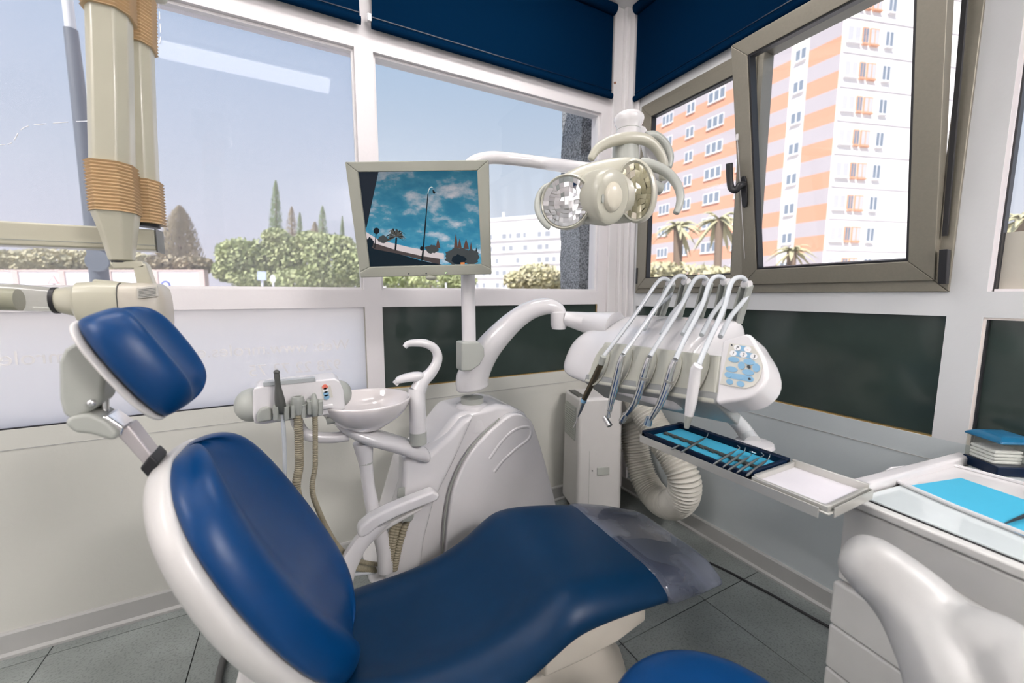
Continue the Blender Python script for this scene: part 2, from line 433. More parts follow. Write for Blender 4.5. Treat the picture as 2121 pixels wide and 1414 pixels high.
part('bead', G().box((XR + .012, .425, 1.36), (XR + .05, .4298, 2.504)), RUBBER, w7, smooth=False)
part('bead', G().box((XR + .002, -1.6, 1.36), (XR + .05, .425, 1.368)), MATS['pale_bead2'], w7, smooth=False)
part('film_strip', G().box((XR + .036, -1.6, 1.368), (XR + .043, .424, 1.545)), M('beige_film', (.50, .47, .40), .6), w7, smooth=False)
# bronze tilt window
w8 = win(8, 'bronze aluminium window with a fixed sash and a tilted open sash')
def rect_frame(g, o, eu, ev, lu, lv, wd, n, th):
    """mitred rectangular frame: origin corner, in-plane unit vectors, lengths, profile width, normal, thickness"""
    o, eu, ev, n = V(o), V(eu), V(ev), V(n)
    O = [o, o + eu * lu, o + eu * lu + ev * lv, o + ev * lv]
    I = [o + eu * wd + ev * wd, o + eu * (lu - wd) + ev * wd, o + eu * (lu - wd) + ev * (lv - wd), o + eu * wd + ev * (lv - wd)]
    out = []
    for i in range(4):
        k = (i + 1) % 4
        out.append(G().prism([O[i], O[k], I[k], I[i]], n * th))
    return out
fy0, fy1, fz0, fz1 = .524, 1.963, 1.36, 2.504
for g in rect_frame(None, (XR - .012, fy1, fz0), (0, -1, 0), (0, 0, 1), fy1 - fy0, fz1 - fz0, .045, (1, 0, 0), .085):
    part('frame_rail', g, BRONZE, w8, bevel=.003)
ym = 1.235
part('mullion', G().box((XR - .010, ym - .02, fz0 + .045), (XR + .07, ym + .035, fz1 - .045)), BRONZE, w8, bevel=.003)
# fixed sash on the left
for g in rect_frame(None, (XR - .026, fy1 - .03, fz0 + .03), (0, -1, 0), (0, 0, 1), fy1 - .03 - ym - .005, fz1 - fz0 - .06, .062, (1, 0, 0), .05):
    part('fixed_sash_rail', g, BRONZE, w8, bevel=.003)
for g in rect_frame(None, (XR - .018, fy1 - .09, fz0 + .09), (0, -1, 0), (0, 0, 1), fy1 - .09 - ym - .065, fz1 - fz0 - .18, .008, (1, 0, 0), .03):
    part('gasket', g, RUBBER, w8, smooth=False)
part('pane', G().box((XR + .010, ym + .06, fz0 + .085), (XR + .016, fy1 - .085, fz1 - .085)), GLASS, w8, smooth=False)
for z in (1.42, 2.34):
    part('hinge', G().box((XR - .030, fy1 - .030, z), (XR - .004, fy1 - .018, z + .10)), RUBBER, w8, bevel=.002)
# tilted sash, hinged at its foot
tilt = math.radians(10.6)
hv = V((-math.sin(tilt), 0, math.cos(tilt))); hn = V((math.cos(tilt), 0, math.sin(tilt)))
so = V((XR - .030, 1.232, 1.398)); sl, sh = 1.232 - .556, 1.05
tilted = w8
sash = part('tilted_sash', rect_frame(None, so, (0, -1, 0), hv, sl, sh, .07, hn, .055)[0], BRONZE, w8, bevel=.003)
for g in rect_frame(None, so, (0, -1, 0), hv, sl, sh, .07, hn, .055)[1:]:
    part('sash_rail', g, BRONZE, sash, bevel=.003)
for g in rect_frame(None, so + hv * .068 + V((0, -.068, 0)) + hn * .006, (0, -1, 0), hv, sl - .136, sh - .136, .009, hn, .04):
    part('gasket', g, RUBBER, sash, smooth=False)
part('pane', G().obox(so + hv * .065 + V((0, -.065, 0)) + hn * .034, V((0, -1, 0)) * (sl - .13), hv * (sh - .13), hn * .006), GLASS, sash, smooth=False)
# handle
hc = so + hv * .46 + V((0, -.034, 0))
def hp(u, v, d): return hc + V((0, -1, 0)) * u + hv * v - hn * d
part('handle_plate', G().prism(ell(hp(0, -.03, .0), V((0, -.014, 0)), hv * .070, 24, .6), -hn * .012), RUBBER, sash, bevel=.003)
part('handle', G().tube(cat([hp(0, 0, .010), hp(0, 0, .038), hp(-.012, -.018, .050), hp(-.032, 0, .052), hp(-.036, .05, .052), hp(-.034, .105, .052)], 4), [.016] * 5 + [.0145] * 16, 10), RUBBER, sash)
part('lower_hinge', G().obox(so + V((-.012, -sl - .012, -.012)), V((.03, 0, 0)), V((0, -.02, 0)), hv * .115), RUBBER, w8, bevel=.002)
part('tilt_stay', G().bar(so + hv * .15 + V((.03, -sl - .012, 0)), so + hv * 1.05 + V((.12, -sl - .010, 0)), .012, .012), RUBBER, w8, smooth=False)

# ------------------------------------------------------------------ roller blinds
def blind(name, a, b, inn, label):
    """roller blind hanging along a wall from a to b (bottom corners), inn = into the room"""
    a, b, inn = V(a), V(b), V(inn); d = (b - a).normalized()
    o = thing(name, label, 'blind', (a + b) / 2, 'navy roller blinds')
    part('fabric', G().obox(a + inn * .030, b - a, inn * .002, V((0, 0, HC - .06 - a.z))), BLIND, o, smooth=False)
    part('hem_bar', G().tube([a + inn * .033 + V((0, 0, .016)) - d * .004, b + inn * .033 + V((0, 0, .016)) + d * .004], .015, 12, flat=1.15), BLIND, o)
    part('hem_seam', G().obox(a + inn * .0325 + V((0, 0, .046)), b - a, inn * .002, V((0, 0, .005))), NAVY, o, smooth=False)
    part('roller_tube', G().cyl(a + inn * .045 + V((0, 0, HC - .05 - a.z)), b + inn * .045 + V((0, 0, HC - .05 - a.z)), .03), BLIND, o)
    return o
blind('roller_blind', (-2.05, YB, 2.570), (.318, YB, 2.570), (0, -1, 0), 'navy roller blind over the large film-covered window')
b2 = blind('roller_blind', (.372, YB, 2.566), (1.802, YB, 2.566), (0, -1, 0), 'navy roller blind over the clear window beside the corner post')
p = onY(765, 38, YB - .03); part('chain_clip', G().box(p + V((-.010, -.012, -.016)), p + V((.008, .006, .016))), WHITE, b2, bevel=.002)
b3 = blind('roller_blind', (XR, 2.003, 2.545), (XR, .45, 2.545), (-1, 0, 0), 'navy roller blind over the bronze tilt window')
p = onX(1527, 284, 1.80); part('cord_clip', G().box(p + V((-.004, -.005, -.014)), p + V((.004, .005, .014))), WHITE, b3, bevel=.0015)
part('pull_cord', G().tube([p, onX(1534, 395, 1.83), onX(1545, 580, 1.93)], .0012, 6), WHITE, b3)

# ------------------------------------------------------------------ mirrored ceiling light and added fill lights
LAMP = M('fluorescent_diffuser', (.9, .9, .9), .5, emit=(1., .955, .955), es=2.6)
FILL_LEFT = M('fill_light_left', (.9, .9, .9), .5, emit=(1., .955, .945), es=14.)
def batten(x0, x1, y0, y1, label, mat):
    o = thing('ceiling_light', label, 'lamp', ((x0 + x1) / 2, (y0 + y1) / 2, HC), 'fluorescent ceiling lights')
    part('housing', G().box((x0, y0, HC - .03), (x1, y1, HC)), WHITE, o, bevel=.004)
    part('diffuser', G().box((x0 + .01, y0 + .01, HC - .07), (x1 - .01, y1 - .01, HC - .03)), mat, o, bevel=.01)
batten(-.80, .34, .33, .55, 'dim long fluorescent ceiling light mirrored in the film-covered window', LAMP)
FILL_SOFT = M('fill_light_soft', (.9, .9, .9), .5, emit=(1., .955, .945), es=8.)
FILL_PANEL = M('fill_light_panel', (.9, .9, .9), .5, emit=(1., .955, .945), es=24.)
batten(1.0, 1.88, -2.33, -1.68, 'added broad fill light on the ceiling behind the viewer', FILL_PANEL)  # added front light, placed so the monitor hides its reflection
batten(-1.5, -.36, 1.25, 1.47, 'added fill light above the backrest, nearer the left wall', FILL_SOFT)  # added out of frame to raise the room brightness
batten(-2.26, -1.97, -.3, .8, 'added fill light close to the fill window on the left', FILL_LEFT)  # added to brighten the cabinet and other faces turned left
batten(.30, 1.44, 1.25, 1.47, 'added fill light above the foot of the chair, nearer the corner', FILL_SOFT)  # second added batten, its reflection falls on the blinds

# ================================================================== DENTAL CHAIR
ca = math.radians(-3.0)
CO = V((.06, 1.10, 0)); E1 = V((math.cos(ca), math.sin(ca), 0)); E2 = V((-math.sin(ca), math.cos(ca), 0)); E3 = V((0, 0, 1))
def C(u, v, z): return CO + E1 * u + E2 * v + E3 * z
chair = thing('dental_chair', 'reclined blue vinyl dental chair with white shell in the foreground', 'dental chair', (.45, 1.08, 0))
# seat and leg cushion
U = [-.035, -.01, .06, .16, .28, .40, .47, .525, .575, .67, .80, .93, 1.04, 1.11, 1.135]
ZT = [.425, .445, .437, .430, .437, .470, .512, .546, .558, .550, .527, .498, .470, .448, .428]
HW = [.19, .225, .25, .262, .272, .282, .288, .292, .292, .288, .282, .274, .262, .245, .215]
TH = [.05, .08, .095, .10, .10, .10, .10, .10, .10, .095, .085, .075, .065, .055, .035]
VO = -.025
def seat_sec(u, z, h, th, dz=0., grow=0.):
    dip = .018 * (1 if u < .5 else max(0, 1 - (u - .5) / .2))
    h2 = h + grow
    L = [(-h2, -th), (-h2 - .004, -th * .62), (-h2 + .018, -.028), (-h2 + .055, -.006), (-h2 + .10, 0.0), (-h2 * .45, -dip), (0, -dip * 1.3), (h2 * .45, -dip), (h2 - .10, 0.0), (h2 - .055, -.006), (h2 - .018, -.028), (h2 + .004, -th * .62), (h2, -th), (h2 * .5, -th - .005), (-h2 * .5, -th - .005)]
    return [C(u, VO + a, z + b + dz) for a, b in L]
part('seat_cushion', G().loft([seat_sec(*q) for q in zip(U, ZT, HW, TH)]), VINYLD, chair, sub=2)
# protective plastic cover over the foot end
COVER = glass_mat('cloudy_plastic_cover', (.62, .66, .74), .05, .42, (.46, .49, .58))
t = COVER.node_tree
cn = [n for n in t.nodes if n.type == 'MIX_SHADER' and not n.inputs[0].is_linked and abs(n.inputs[0].default_value - .42) < 1e-3][0]
tcn = t.nodes.new('ShaderNodeTexCoord'); tn = t.nodes.new('ShaderNodeTexNoise'); tn.inputs['Scale'].default_value = 5.; tn.inputs['Detail'].default_value = 6
trm = t.nodes.new('ShaderNodeMapRange'); trm.inputs[1].default_value = .42; trm.inputs[2].default_value = .58; trm.inputs[3].default_value = .20; trm.inputs[4].default_value = .48
t.links.new(tcn.outputs['Object'], tn.inputs['Vector']); t.links.new(tn.outputs['Fac'], trm.inputs[0]); t.links.new(trm.outputs[0], cn.inputs[0])
U2 = [.85, .90, .96, 1.04, 1.10, 1.145, 1.185]
cov = []
for u in U2:
    i = max(k for k in range(len(U)) if U[k] <= u or k == 0); i = min(i, len(U) - 2)
    f = min(1.4, (u - U[i]) / (U[i + 1] - U[i])) if u <= U[-1] else 1
    z = ZT[i] + (ZT[i + 1] - ZT[i]) * f; h = HW[i] + (HW[i + 1] - HW[i]) * f; th = TH[i] + (TH[i + 1] - TH[i]) * f
    if u > 1.12: z, h, th = .442 - (u - 1.12) * .2, .250 - (u - 1.12) * .3, .05
    cov.append(seat_sec(u, z + .006, h + .008, th + .012))
part('foot_cover', G().loft(cov), COVER, chair, sub=2, label='cloudy transparent plastic cover over the foot end')
# white seat pan under the cushion
part('seat_pan', G().loft([[C(u, VO + a, z) for a, z in ((-h, z0), (-h * .8, z0 - .05), (h * .8, z0 - .05), (h, z0))] for u, h, z0 in ((-.05, .18, .36), (.1, .22, .345), (.35, .24, .36), (.55, .24, .43), (.75, .23, .425), (.95, .21, .40))]), WHITEM, chair, bevel=.012)
# backrest
B0 = V((.030, .455)); BD = V((-.466, .885)); BN = V((.885, .466))
def Bp(s, v, d):
    q = B0 + BD * s + BN * d
    return C(q.x, v, q.y)
SS = [-.03, .0, .06, .14, .23, .32, .41, .49, .55, .595, .628, .645]
BW = [.12, .165, .215, .25, .268, .272, .265, .246, .215, .172, .115, .06]
def cush(s, h, k):
    bow = .018 * math.sin(math.pi * max(0, min(1, s / .62)))
    L = [(-h, -.050), (-h - .004, -.022), (-h + .016, .012), (-h + .048, .030), (-h + .085, .028), (-h * .45, .008), (0, .0), (h * .45, .008), (h - .085, .028), (h - .048, .030), (h - .016, .012), (h + .004, -.022), (h, -.050), (h * .5, -.054), (-h * .5, -.054)]
    if h < .1: L = [(a * 1.0 if abs(a) <= h else math.copysign(h, a), b) for a, b in [(max(-h, min(h, a)), b) for a, b in L]]
    return [Bp(s, a, (b + .05) * k - .05 + bow * 0) for a, b in L]
KK = [.55, .8, 1, 1, 1, 1, 1, 1, 1, .95, .8, .45]
part('backrest_cushion', G().loft([cush(*q) for q in zip(SS, BW, KK)]), VINYL, chair, sub=2)
def shell(s, h, k):
    L = [(-h - .005, -.038), (-h - .010, -.070), (-h * .90, -.112 * k - .01), (-h * .45, -.140 * k), (0, -.147 * k), (h * .45, -.140 * k), (h * .90, -.112 * k - .01), (h + .010, -.070), (h + .005, -.038), (h * .6, -.046), (0, -.047), (-h * .6, -.046)]
    return [Bp(s, a, b) for a, b in L]
SK = [.7, .8, 1, 1, 1.05, 1.05, 1, .95, .9, .85, .75, .6]
part('backrest_shell', G().loft([shell(s if s < .6 else s + .006, h, k) for s, h, k in zip(SS, BW, SK)]), WHITEM, chair, sub=2)
# headrest
hb = V((-.328, 1.222)); HD = V((-.49, .872)); HN = V((.872, .49))
def Hp(s, v, d):
    q = hb + HD * s + HN * d
    return C(q.x, v - .025, q.y)
hs = [-.118, -.108, -.08, -.038, .018, .064, .096, .112, .119]
hw_ = [.050, .076, .100, .111, .114, .109, .094, .072, .045]
hk = [.45, .72, .95, 1, 1, 1, .92, .7, .4]
def head(s, h, k):
    L = [(-h, -.045), (-h - .004, -.010), (-h + .012, .030), (-h + .035, .046), (-h * .5, .030), (0, .018), (h * .5, .030), (h - .035, .046), (h - .012, .030), (h + .004, -.010), (h, -.045), (0, -.05)]
    return [Hp(s, a, (b + .045) * k - .045) for a, b in L]
part('headrest_cushion', G().loft([head(*q) for q in zip(hs, hw_, hk)]), VINYL, chair, sub=2)
part('headrest_shell', G().loft([[Hp(s, a, b) for a, b in ((-h - .004, -.041), (-h - .003, -.050), (-h * .7, -.062), (h * .7, -.062), (h + .003, -.050), (h + .004, -.041))] for s, h in zip(hs, hw_)]), WHITEM, chair, sub=2)
yh = 1.10
def H(px_, py_, y=yh): return onY(px_, py_, y)
def slab(pts, y0, y1):
    return G().prism([V((p.x, y0, p.z)) for p in [onY(a, b, (y0 + y1) / 2) for a, b in pts]], (0, y1 - y0, 0))
part('headrest_housing', slab([(139, 745), (150, 720), (172, 706), (200, 712), (232, 760), (228, 822), (205, 842), (166, 860), (148, 850), (140, 820)], 1.055, 1.125), LGREY, chair, bevel=.010, seg=3)
part('pivot_housing', slab([(150, 865), (165, 850), (205, 845), (238, 862), (262, 885), (250, 902), (205, 888), (172, 885)], 1.05, 1.13), LGREY, chair, bevel=.012, seg=3)
part('headrest_rod', G().tube(cat([H(216, 855), H(216, 810), H(219, 785), H(230, 760)], 4), .008, 10), CHROME, chair)
part('slide_plate', slab([(208, 862), (232, 852), (268, 876), (262, 896)], 1.06, 1.12), CHROME, chair, bevel=.004)
part('knob', G().ball(H(190, 834, 1.045), .007), CHROME, chair)
part('headrest_bar', slab([(250, 893), (276, 872), (330, 942), (312, 962)], 1.065, 1.115), CAPMET, chair, bevel=.005)
part('bar_socket', slab([(300, 958), (322, 930), (338, 945), (325, 985)], 1.055, 1.125), RUBBER, chair, bevel=.004)
# far armrest
ya = 1.45
arm_pts = [(738, 1098), (744, 1084), (765, 1066), (800, 1048), (850, 1028), (893, 1011), (908, 1019), (903, 1031), (868, 1044), (820, 1064), (785, 1082), (760, 1102), (744, 1108)]
part('armrest_pad', slab(arm_pts, 1.425, 1.480), WHITE, chair, bevel=.011, seg=3)
part('armrest_post', G().loft([ell(onY(a, b, ya), V((.0, .022, 0)), V((hwid, 0, 0)), 12, .6) for a, b, hwid in ((712, 1210, .03), (718, 1180, .032), (735, 1140, .036), (760, 1108, .042), (785, 1085, .045))]), WHITE, chair)
part('armrest_brace', slab([(745, 1108), (860, 1052), (875, 1046), (868, 1054), (800, 1092), (770, 1118)], 1.435, 1.47), WHITEM, chair, bevel=.006)
# base under the seat
part('base', G().loft([ell(C(u, 0, z), E1 * a, E2 * b, 28, .7) for u, z, a, b in ((.50, .0, .42, .24), (.50, .03, .42, .24), (.50, .10, .40, .23), (.50, .22, .30, .20), (.48, .33, .24, .18), (.48, .40, .24, .18))]), M('cream_base', (.62, .57, .49), .4, coat=.2), chair)
part('lift_arm', G().loft([[C(u, a, z) for a, z in ((-.16, z0), (.16, z0), (.16, z1), (-.16, z1))] for u, z0, z1 in ((-.25, .25, .40), (-.05, .2, .38), (.2, .18, .36), (.45, .2, .36))]), WHITEM, chair, bevel=.02, seg=3)
part('side_cover', G().loft([[C(u, a, z) for a, z in ((-.235, z0), (-.20, z0 - .02), (-.20, z1), (-.235, z1))] for u, z0, z1 in ((.50, .30, .37), (.62, .30, .40), (.75, .31, .42), (.86, .34, .41))]), MATS['cream_base'], chair, bevel=.008)

# ================================================================== STOOL (lower right corner)
sc = V((.66, .40, .50))
stool = thing('operator_stool', 'blue round stool seat with curved white arm support, blurred in the lower right', 'stool', (.66, .40, 0))
part('seat', G().lathe([(.02, -.05), (.17, -.05), (.205, -.03), (.215, -.005), (.205, .02), (.17, .034), (.09, .040), (.01, .042)], sc + V((0, 0, .0)), n=32), VINYL, stool, sub=1)
part('seat_plate', G().cyl(sc + V((0, 0, -.075)), sc + V((0, 0, -.048)), .12, 24), DGREY, stool)
part('gas_column', G().cyl(sc + V((0, 0, -.44)), sc + V((0, 0, -.07)), .025, 16), CHROME, stool)
for k in range(5):
    a = k * 2 * math.pi / 5 + .3
    d = V((math.cos(a), math.sin(a), 0)); p0 = V((sc.x, sc.y, .075)); p1_ = p0 + d * .26 - V((0, 0, .015))
    leg = part('leg', G().tube([p0, p1_], [.026, .016], 10), CHROME, stool)
    part('caster', G().lathe([(.005, -.012), (.026, -.012), (.030, 0), (.026, .012), (.005, .012)], p1_ + V((0, 0, -.030)), (-d.y, d.x, 0), 16), RUBBER, leg)
ap = [(1742, 1140, .87), (1752, 1146, .865), (1768, 1154, .86), (1798, 1168, .85), (1850, 1207, .83), (1905, 1262, .80), (1955, 1335, .76), (2000, 1430, .72), (2030, 1560, .69), (2040, 1650, .67)]
apr = [(10, 12), (34, 36), (50, 48), (64, 57), (70, 64), (82, 72), (98, 80), (112, 88), (112, 88), (112, 88)]
P_ = cat([W(*q) for q in ap], 4); RA = lerps([a for a, b in apr], 4); RB = lerps([b for a, b in apr], 4); TT_ = lerps([q[2] for q in ap], 4)
g = G(); secs = []
for i in range(len(P_)):
    d = (P_[min(i + 1, len(P_) - 1)] - P_[max(i - 1, 0)]).normalized(); sd = d.cross(FW).normalized(); dp = sd.cross(d)
    k = TT_[i] / FPX; secs.append(ell(P_[i], sd * RA[i] * k * .95, dp * RB[i] * k * .8, 20, .75))
g.loft(secs)
lp = [(1960, 1330, .77, 50), (2010, 1330, .74, 72), (2060, 1352, .72, 84), (2110, 1410, .69, 96), (2140, 1520, .67, 100)]
g.tube(cat([W(a, b, c) for a, b, c, r in lp], 4), [x * .7 / FPX for x in lerps([q[3] for q in lp], 4)], 18)
ao = part('arm_support', g, M('grey_white_moulding', (.43, .43, .415), .45, coat=.05), stool, label='curved white moulded arm support')
rm = ao.modifiers.new('remesh', 'REMESH'); rm.mode = 'VOXEL'; rm.voxel_size = .006; rm.use_smooth_shade = True
sm = ao.modifiers.new('smooth', 'SMOOTH'); sm.factor = .5; sm.iterations = 14
part('arm_bracket', G().tube(cat([W(2040, 1600, .68), V((.84, .12, .55)), V((.75, .28, .44)), V((.68, .38, .43))], 5), .016, 10), CHROME, stool)

# ================================================================== SPITTOON UNIT
Y0 = 1.50
def sl_(pts, y0, y1): return slab(pts, y0, y1)
def slabp(pts, yref, y0, y1):
    q = [onY(a, b, yref) for a, b in pts]
    return G().prism([V((p.x, y0, p.z)) for p in q], (0, y1 - y0, 0))
unit = thing('spittoon_unit', 'glossy white dental unit cabinet with spittoon bowl behind the chair', 'dental unit', (.75, 1.62, 0))
bod = [(945, 858), (1032, 838), (1062, 842), (1090, 856), (1104, 880), (1125, 950), (1152, 1048), (1195, 1215), (760, 1215), (800, 1125), (830, 1020), (842, 975), (895, 925)]
part('body', slabp(cat([(a, b, 0) for a, b in bod][:5], 1) and [(a, b) for a, b in bod], 1.54, 1.54, 1.80), WHITE, unit, bevel=.028, seg=4)
# swept front side panel
arc = [(1040, 868), (1000, 905), (965, 950), (940, 1005), (928, 1060), (922, 1130), (918, 1215)]
arcs = [(v.x, v.y) for v in cat([(a, b, 0) for a, b in arc], 4)]
top = [(v.x, v.y) for v in cat([(1152 + 45, 1215, 0), (1152, 1050, 0), (1126, 950, 0), (1106, 886, 0), (1096, 868, 0), (1076, 856, 0), (1056, 858, 0), (1040, 868, 0)], 3)]
part('side_panel', slabp(arcs + top[:-1], 1.515, 1.505, 1.545), WHITE, unit, bevel=.010, seg=3)
seamg = G().tube([onY(a, b, 1.507) + V((-.004, .016, 0)) for a, b in arcs], .004, 6)
part('panel_seam', seamg, GREY, unit)
rec = cat([onY(a, b, 1.5155) for a, b in [(1012, 948), (1036, 914), (1062, 890), (1088, 882), (1098, 890), (1092, 908), (1066, 928), (1040, 952), (1022, 975)]], 5)
part('grip_recess', G().tube(rec, .013, 12), WHITE, unit)
# left front column of the body
part('front_column', slabp([(836, 950), (890, 940), (935, 900), (960, 870), (985, 860), (940, 960), (900, 1040), (880, 1120), (868, 1215), (800, 1215), (800, 1120), (835, 1010)], 1.50, 1.50, 1.60), WHITE, unit, bevel=.020, seg=3)
tp = onY(978, 838, 1.62)
part('top_collar', G().lathe([(.085, -.10), (.078, -.02), (.070, .004), (.060, .010)], tp, n=28), WHITE, unit)
part('collar_ring', G().lathe([(.050, .008), (.050, .034)], tp, n=28), LGREY, unit)
# bowl arm
yb = 1.50
part('bowl_arm', G().loft([[onY(a, b - h, yb) + V((0, -wd, 0)), onY(a, b - h, yb) + V((0, wd, 0)), onY(a, b + h, yb) + V((0, wd * .8, 0)), onY(a, b + h, yb) + V((0, -wd * .8, 0))] for a, b, h, wd in ((690, 872, 8, .03), (715, 888, 14, .06), (755, 902, 19, .08), (800, 913, 19, .075), (840, 925, 20, .06), (875, 938, 19, .05), (892, 946, 14, .03))]), WHITE, unit, sub=2)
bc = onY(757, 832, yb); bc.z += .0
R_ = .160
bowl = thing('spittoon_bowl_dummy', None, None, bc) if False else None
bw = part('bowl', G().lathe([(.02, -.098), (.060, -.098), (.066, -.088), (.105, -.068), (.142, -.035), (.157, .0), (.160, .012), (.156, .016), (.150, .010), (.136, -.025), (.100, -.056), (.055, -.072), (.012, -.076)], bc, n=40), M('white_porcelain', (.78, .735, .715), .08, var=.02, coat=1.), unit, sub=1)
part('drain', G().lathe([(.018, -.075), (.018, -.072), (.006, -.0715)], bc, n=16), CHROME, bw)
pp = [onY(a, b, yb) for a, b in ((752, 915), (758, 960), (764, 1010), (776, 1070), (795, 1130), (800, 1180))]
part('drain_pipe', G().tube(cat(pp, 4), lerps([.036, .024, .022, .026, .03, .03], 4), 16), WHITE, unit)
q = onY(758, 957, yb); part('pipe_joint', G().lathe([(.025, -.003), (.025, .003)], q, n=20), LGREY, unit)
# water column and faucets
fc = onY(866, 905, 1.47)
part('water_column', G().lathe([(.030, -.01), (.031, .0), (.031, .165), (.029, .17)], fc + V((0, 0, .02)), n=24), WHITE, unit)
part('column_foot', G().lathe([(.032, -.025), (.032, .022)], fc + V((0, 0, .0)), n=24), LGREY, unit)
gn = cat([onY(a, b, 1.47) for a, b in ((866, 808), (876, 788), (892, 772), (904, 752), (906, 735), (898, 720), (880, 711), (860, 710), (845, 712), (838, 719))], 5)
part('bowl_rinse_spout', G().tube(gn, lerps([.031, .026, .022, .019, .018, .017, .016, .014, .012, .009], 5), 14), WHITE, unit)
part('cup_filler', G().loft([ell(onY(a, b, 1.47), V((0, .020 * k, 0)), V((0, 0, .016 * k)), 12, .7) for a, b, k in ((818, 790, .55), (824, 786, .9), (845, 781, 1.1), (868, 778, 1.2), (880, 780, 1.0))]), WHITE, unit, sub=1)
part('filler_tip', G().tube([onY(816, 789, 1.47), onY(824, 797, 1.47)], .006, 8), WHITE, unit)
# big swivel arm to the delivery console
sa = [(980, 805, .090), (978, 785, .090), (990, 755, .080), (1010, 722, .072), (1038, 690, .064), (1068, 662, .056), (1100, 642, .050), (1132, 634, .045), (1156, 640, .034), (1166, 652, .022)]
ys = [1.62, 1.62, 1.61, 1.59, 1.56, 1.53, 1.50, 1.47, 1.45, 1.44]
sp = [onY(a, b, y) for (a, b, r), y in zip(sa, ys)]
part('swivel_arm', G().tube(cat(sp, 4), [x * .82 for x in lerps([r for a, b, r in sa], 4)], 18), WHITE, unit, sub=1, label='glossy white curved swivel arm')
ej = onY(1158, 655, 1.44)
part('arm_joint', G().lathe([(.030, -.050), (.036, -.030), (.038, .020), (.030, .026)], ej + V((0, 0, -.005)), n=20), WHITE, unit)
# assistant console
yc = 1.47
asst = thing('assistant_console', 'white assistant console with grey end caps and hose holders, left of the bowl', 'console', onY(605, 905, yc))
part('body', slabp([(527, 800), (533, 794), (560, 790), (690, 777), (700, 782), (708, 800), (712, 838), (690, 848), (548, 868), (530, 866), (527, 850)], yc, yc - .06, yc + .06), WHITE, asst, bevel=.012, seg=3)
part('end_cap', G().ball(onY(522, 838, yc), (.048, .058, .052)), LGREY, asst)
part('end_cap', G().ball(onY(704, 815, yc), (.038, .056, .045)), LGREY, asst)
part('top_slot', slabp([(545, 792), (652, 782), (654, 789), (546, 800)], yc - .06, yc - .062, yc - .03), M('silver_insert', (.45, .48, .48), .3, metal=.3), asst, smooth=False)
part('front_cap', slabp([(533, 872), (532, 855), (540, 844), (556, 840), (564, 848), (565, 867)], yc - .06, yc - .082, yc - .05), GREY, asst, bevel=.006, seg=3)
part('rail', G().bar(onY(540, 862, yc - .062), onY(690, 840, yc - .062), .014, .014), WHITE, asst, bevel=.003)
part('button_plate', slabp([(664, 800), (684, 797), (690, 822), (668, 826)], yc - .06, yc - .0625, yc - .055), KEYB, asst, smooth=False)
for i, (mt, lb) in enumerate(((RED, 'red'), (INK, 'dark'), (BTNB, 'blue'), (BTNB, 'blue'))):
    p = onY(673 + i * 1.2, 801 + i * 7, yc - .0625)
    part('button', G().lathe([(.0085, 0), (.0085, .002)], p, (0, -1, 0), 14), mt if i != 1 else BTNW, asst)
at_ = cat([onY(a, b, yc + .02) for a, b in ((610, 855), (618, 880), (632, 898), (655, 905), (690, 906), (722, 902))], 5)
part('support_tube', G().tube(at_, .019, 14), WHITE, asst)
kn = onY(676, 872, yc - .04)
part('clamp_knob', G().tube([kn, kn + V((.03, .0, .006))], [.012, .017], 12), GREY, asst)
def holder(cx_, cy_):
    for s in (-1, 1):
        part('holder_jaw', G().loft([ell(onY(cx_ + s * 11, cy_ + d, yc - .085), V((.0085, 0, 0)), V((0, .022, 0)), 10, .7) for d in (-12, -4, 6, 14)]), GREY, asst)
    part('holder_base', G().lathe([(.019, -.012), (.019, .010)], onY(cx_, cy_ + 8, yc - .075), n=14), GREY, asst)
for a, b in ((583, 852), (618, 848), (652, 841)): holder(a, b)
yh_ = yc - .09
t1 = thing('curing_light', 'dark grey slim handpiece standing in the leftmost holder of the assistant console', 'dental tool', onY(583, 862, yh_))
part('body', G().tube([onY(a, b, yh_) for a, b in ((573, 770), (573, 776), (575, 790), (576, 804), (578, 820), (581, 838), (584, 850), (585, 858))], [.007, .0085, .0075, .009, .0135, .0155, .013, .010], 14), DGREY, t1, sub=1)
part('head', G().ball(onY(573, 771, yh_), .0085, 8), DGREY, t1)
part('hose', G().tube(cat([onY(a, b, yh_) for a, b in ((585, 858), (588, 900), (590, 960), (590, 1050), (600, 1130))] + [V((.05, 1.50, .35)), V((.25, 1.56, .25))], 5), .006, 8), HOSEG, t1)
t2 = thing('suction_tube', 'thick beige suction hose with open grey tip in the middle holder', 'dental tool', onY(617, 862, yh_))
part('tip', G().lathe([(.012, -.04), (.017, -.02), (.019, .004), (.016, .016), (.0105, .017), (.010, .004)], onY(617, 832, yh_), n=18), GREY, t2)
part('tip_bore', G().cyl(onY(617, 833, yh_), onY(617, 828, yh_) , .0108, 14), RUBBER, t2)
def ribbed(path, r, pitch, amp, n=12):
    P = cat(path, 40); out = []; rs = []; L = 0.; 
    pts = [P[0]]; 
    for i in range(1, len(P)):
        seg = (P[i] - P[i - 1]).length
        m = max(1, int(seg / (pitch / 4)))
        for j in range(m): pts.append(P[i - 1].lerp(P[i], (j + 1) / m))
    for i, p in enumerate(pts):
        if i: L += (p - pts[i - 1]).length
        rs.append(r + amp * math.cos(2 * math.pi * L / pitch))
    return G().tube(pts, rs, n)
part('hose', ribbed([onY(a, b, yh_) for a, b in ((617, 858), (619, 900), (620, 960), (621, 1040))] + [V((.08, 1.52, .38)), V((.3, 1.57, .22))], .0125, .007, .0012), HOSEB, t2)
t3 = thing('saliva_ejector', 'thin beige ribbed hose with grey nozzle in the right holder beside the bowl', 'dental tool', onY(652, 855, yh_))
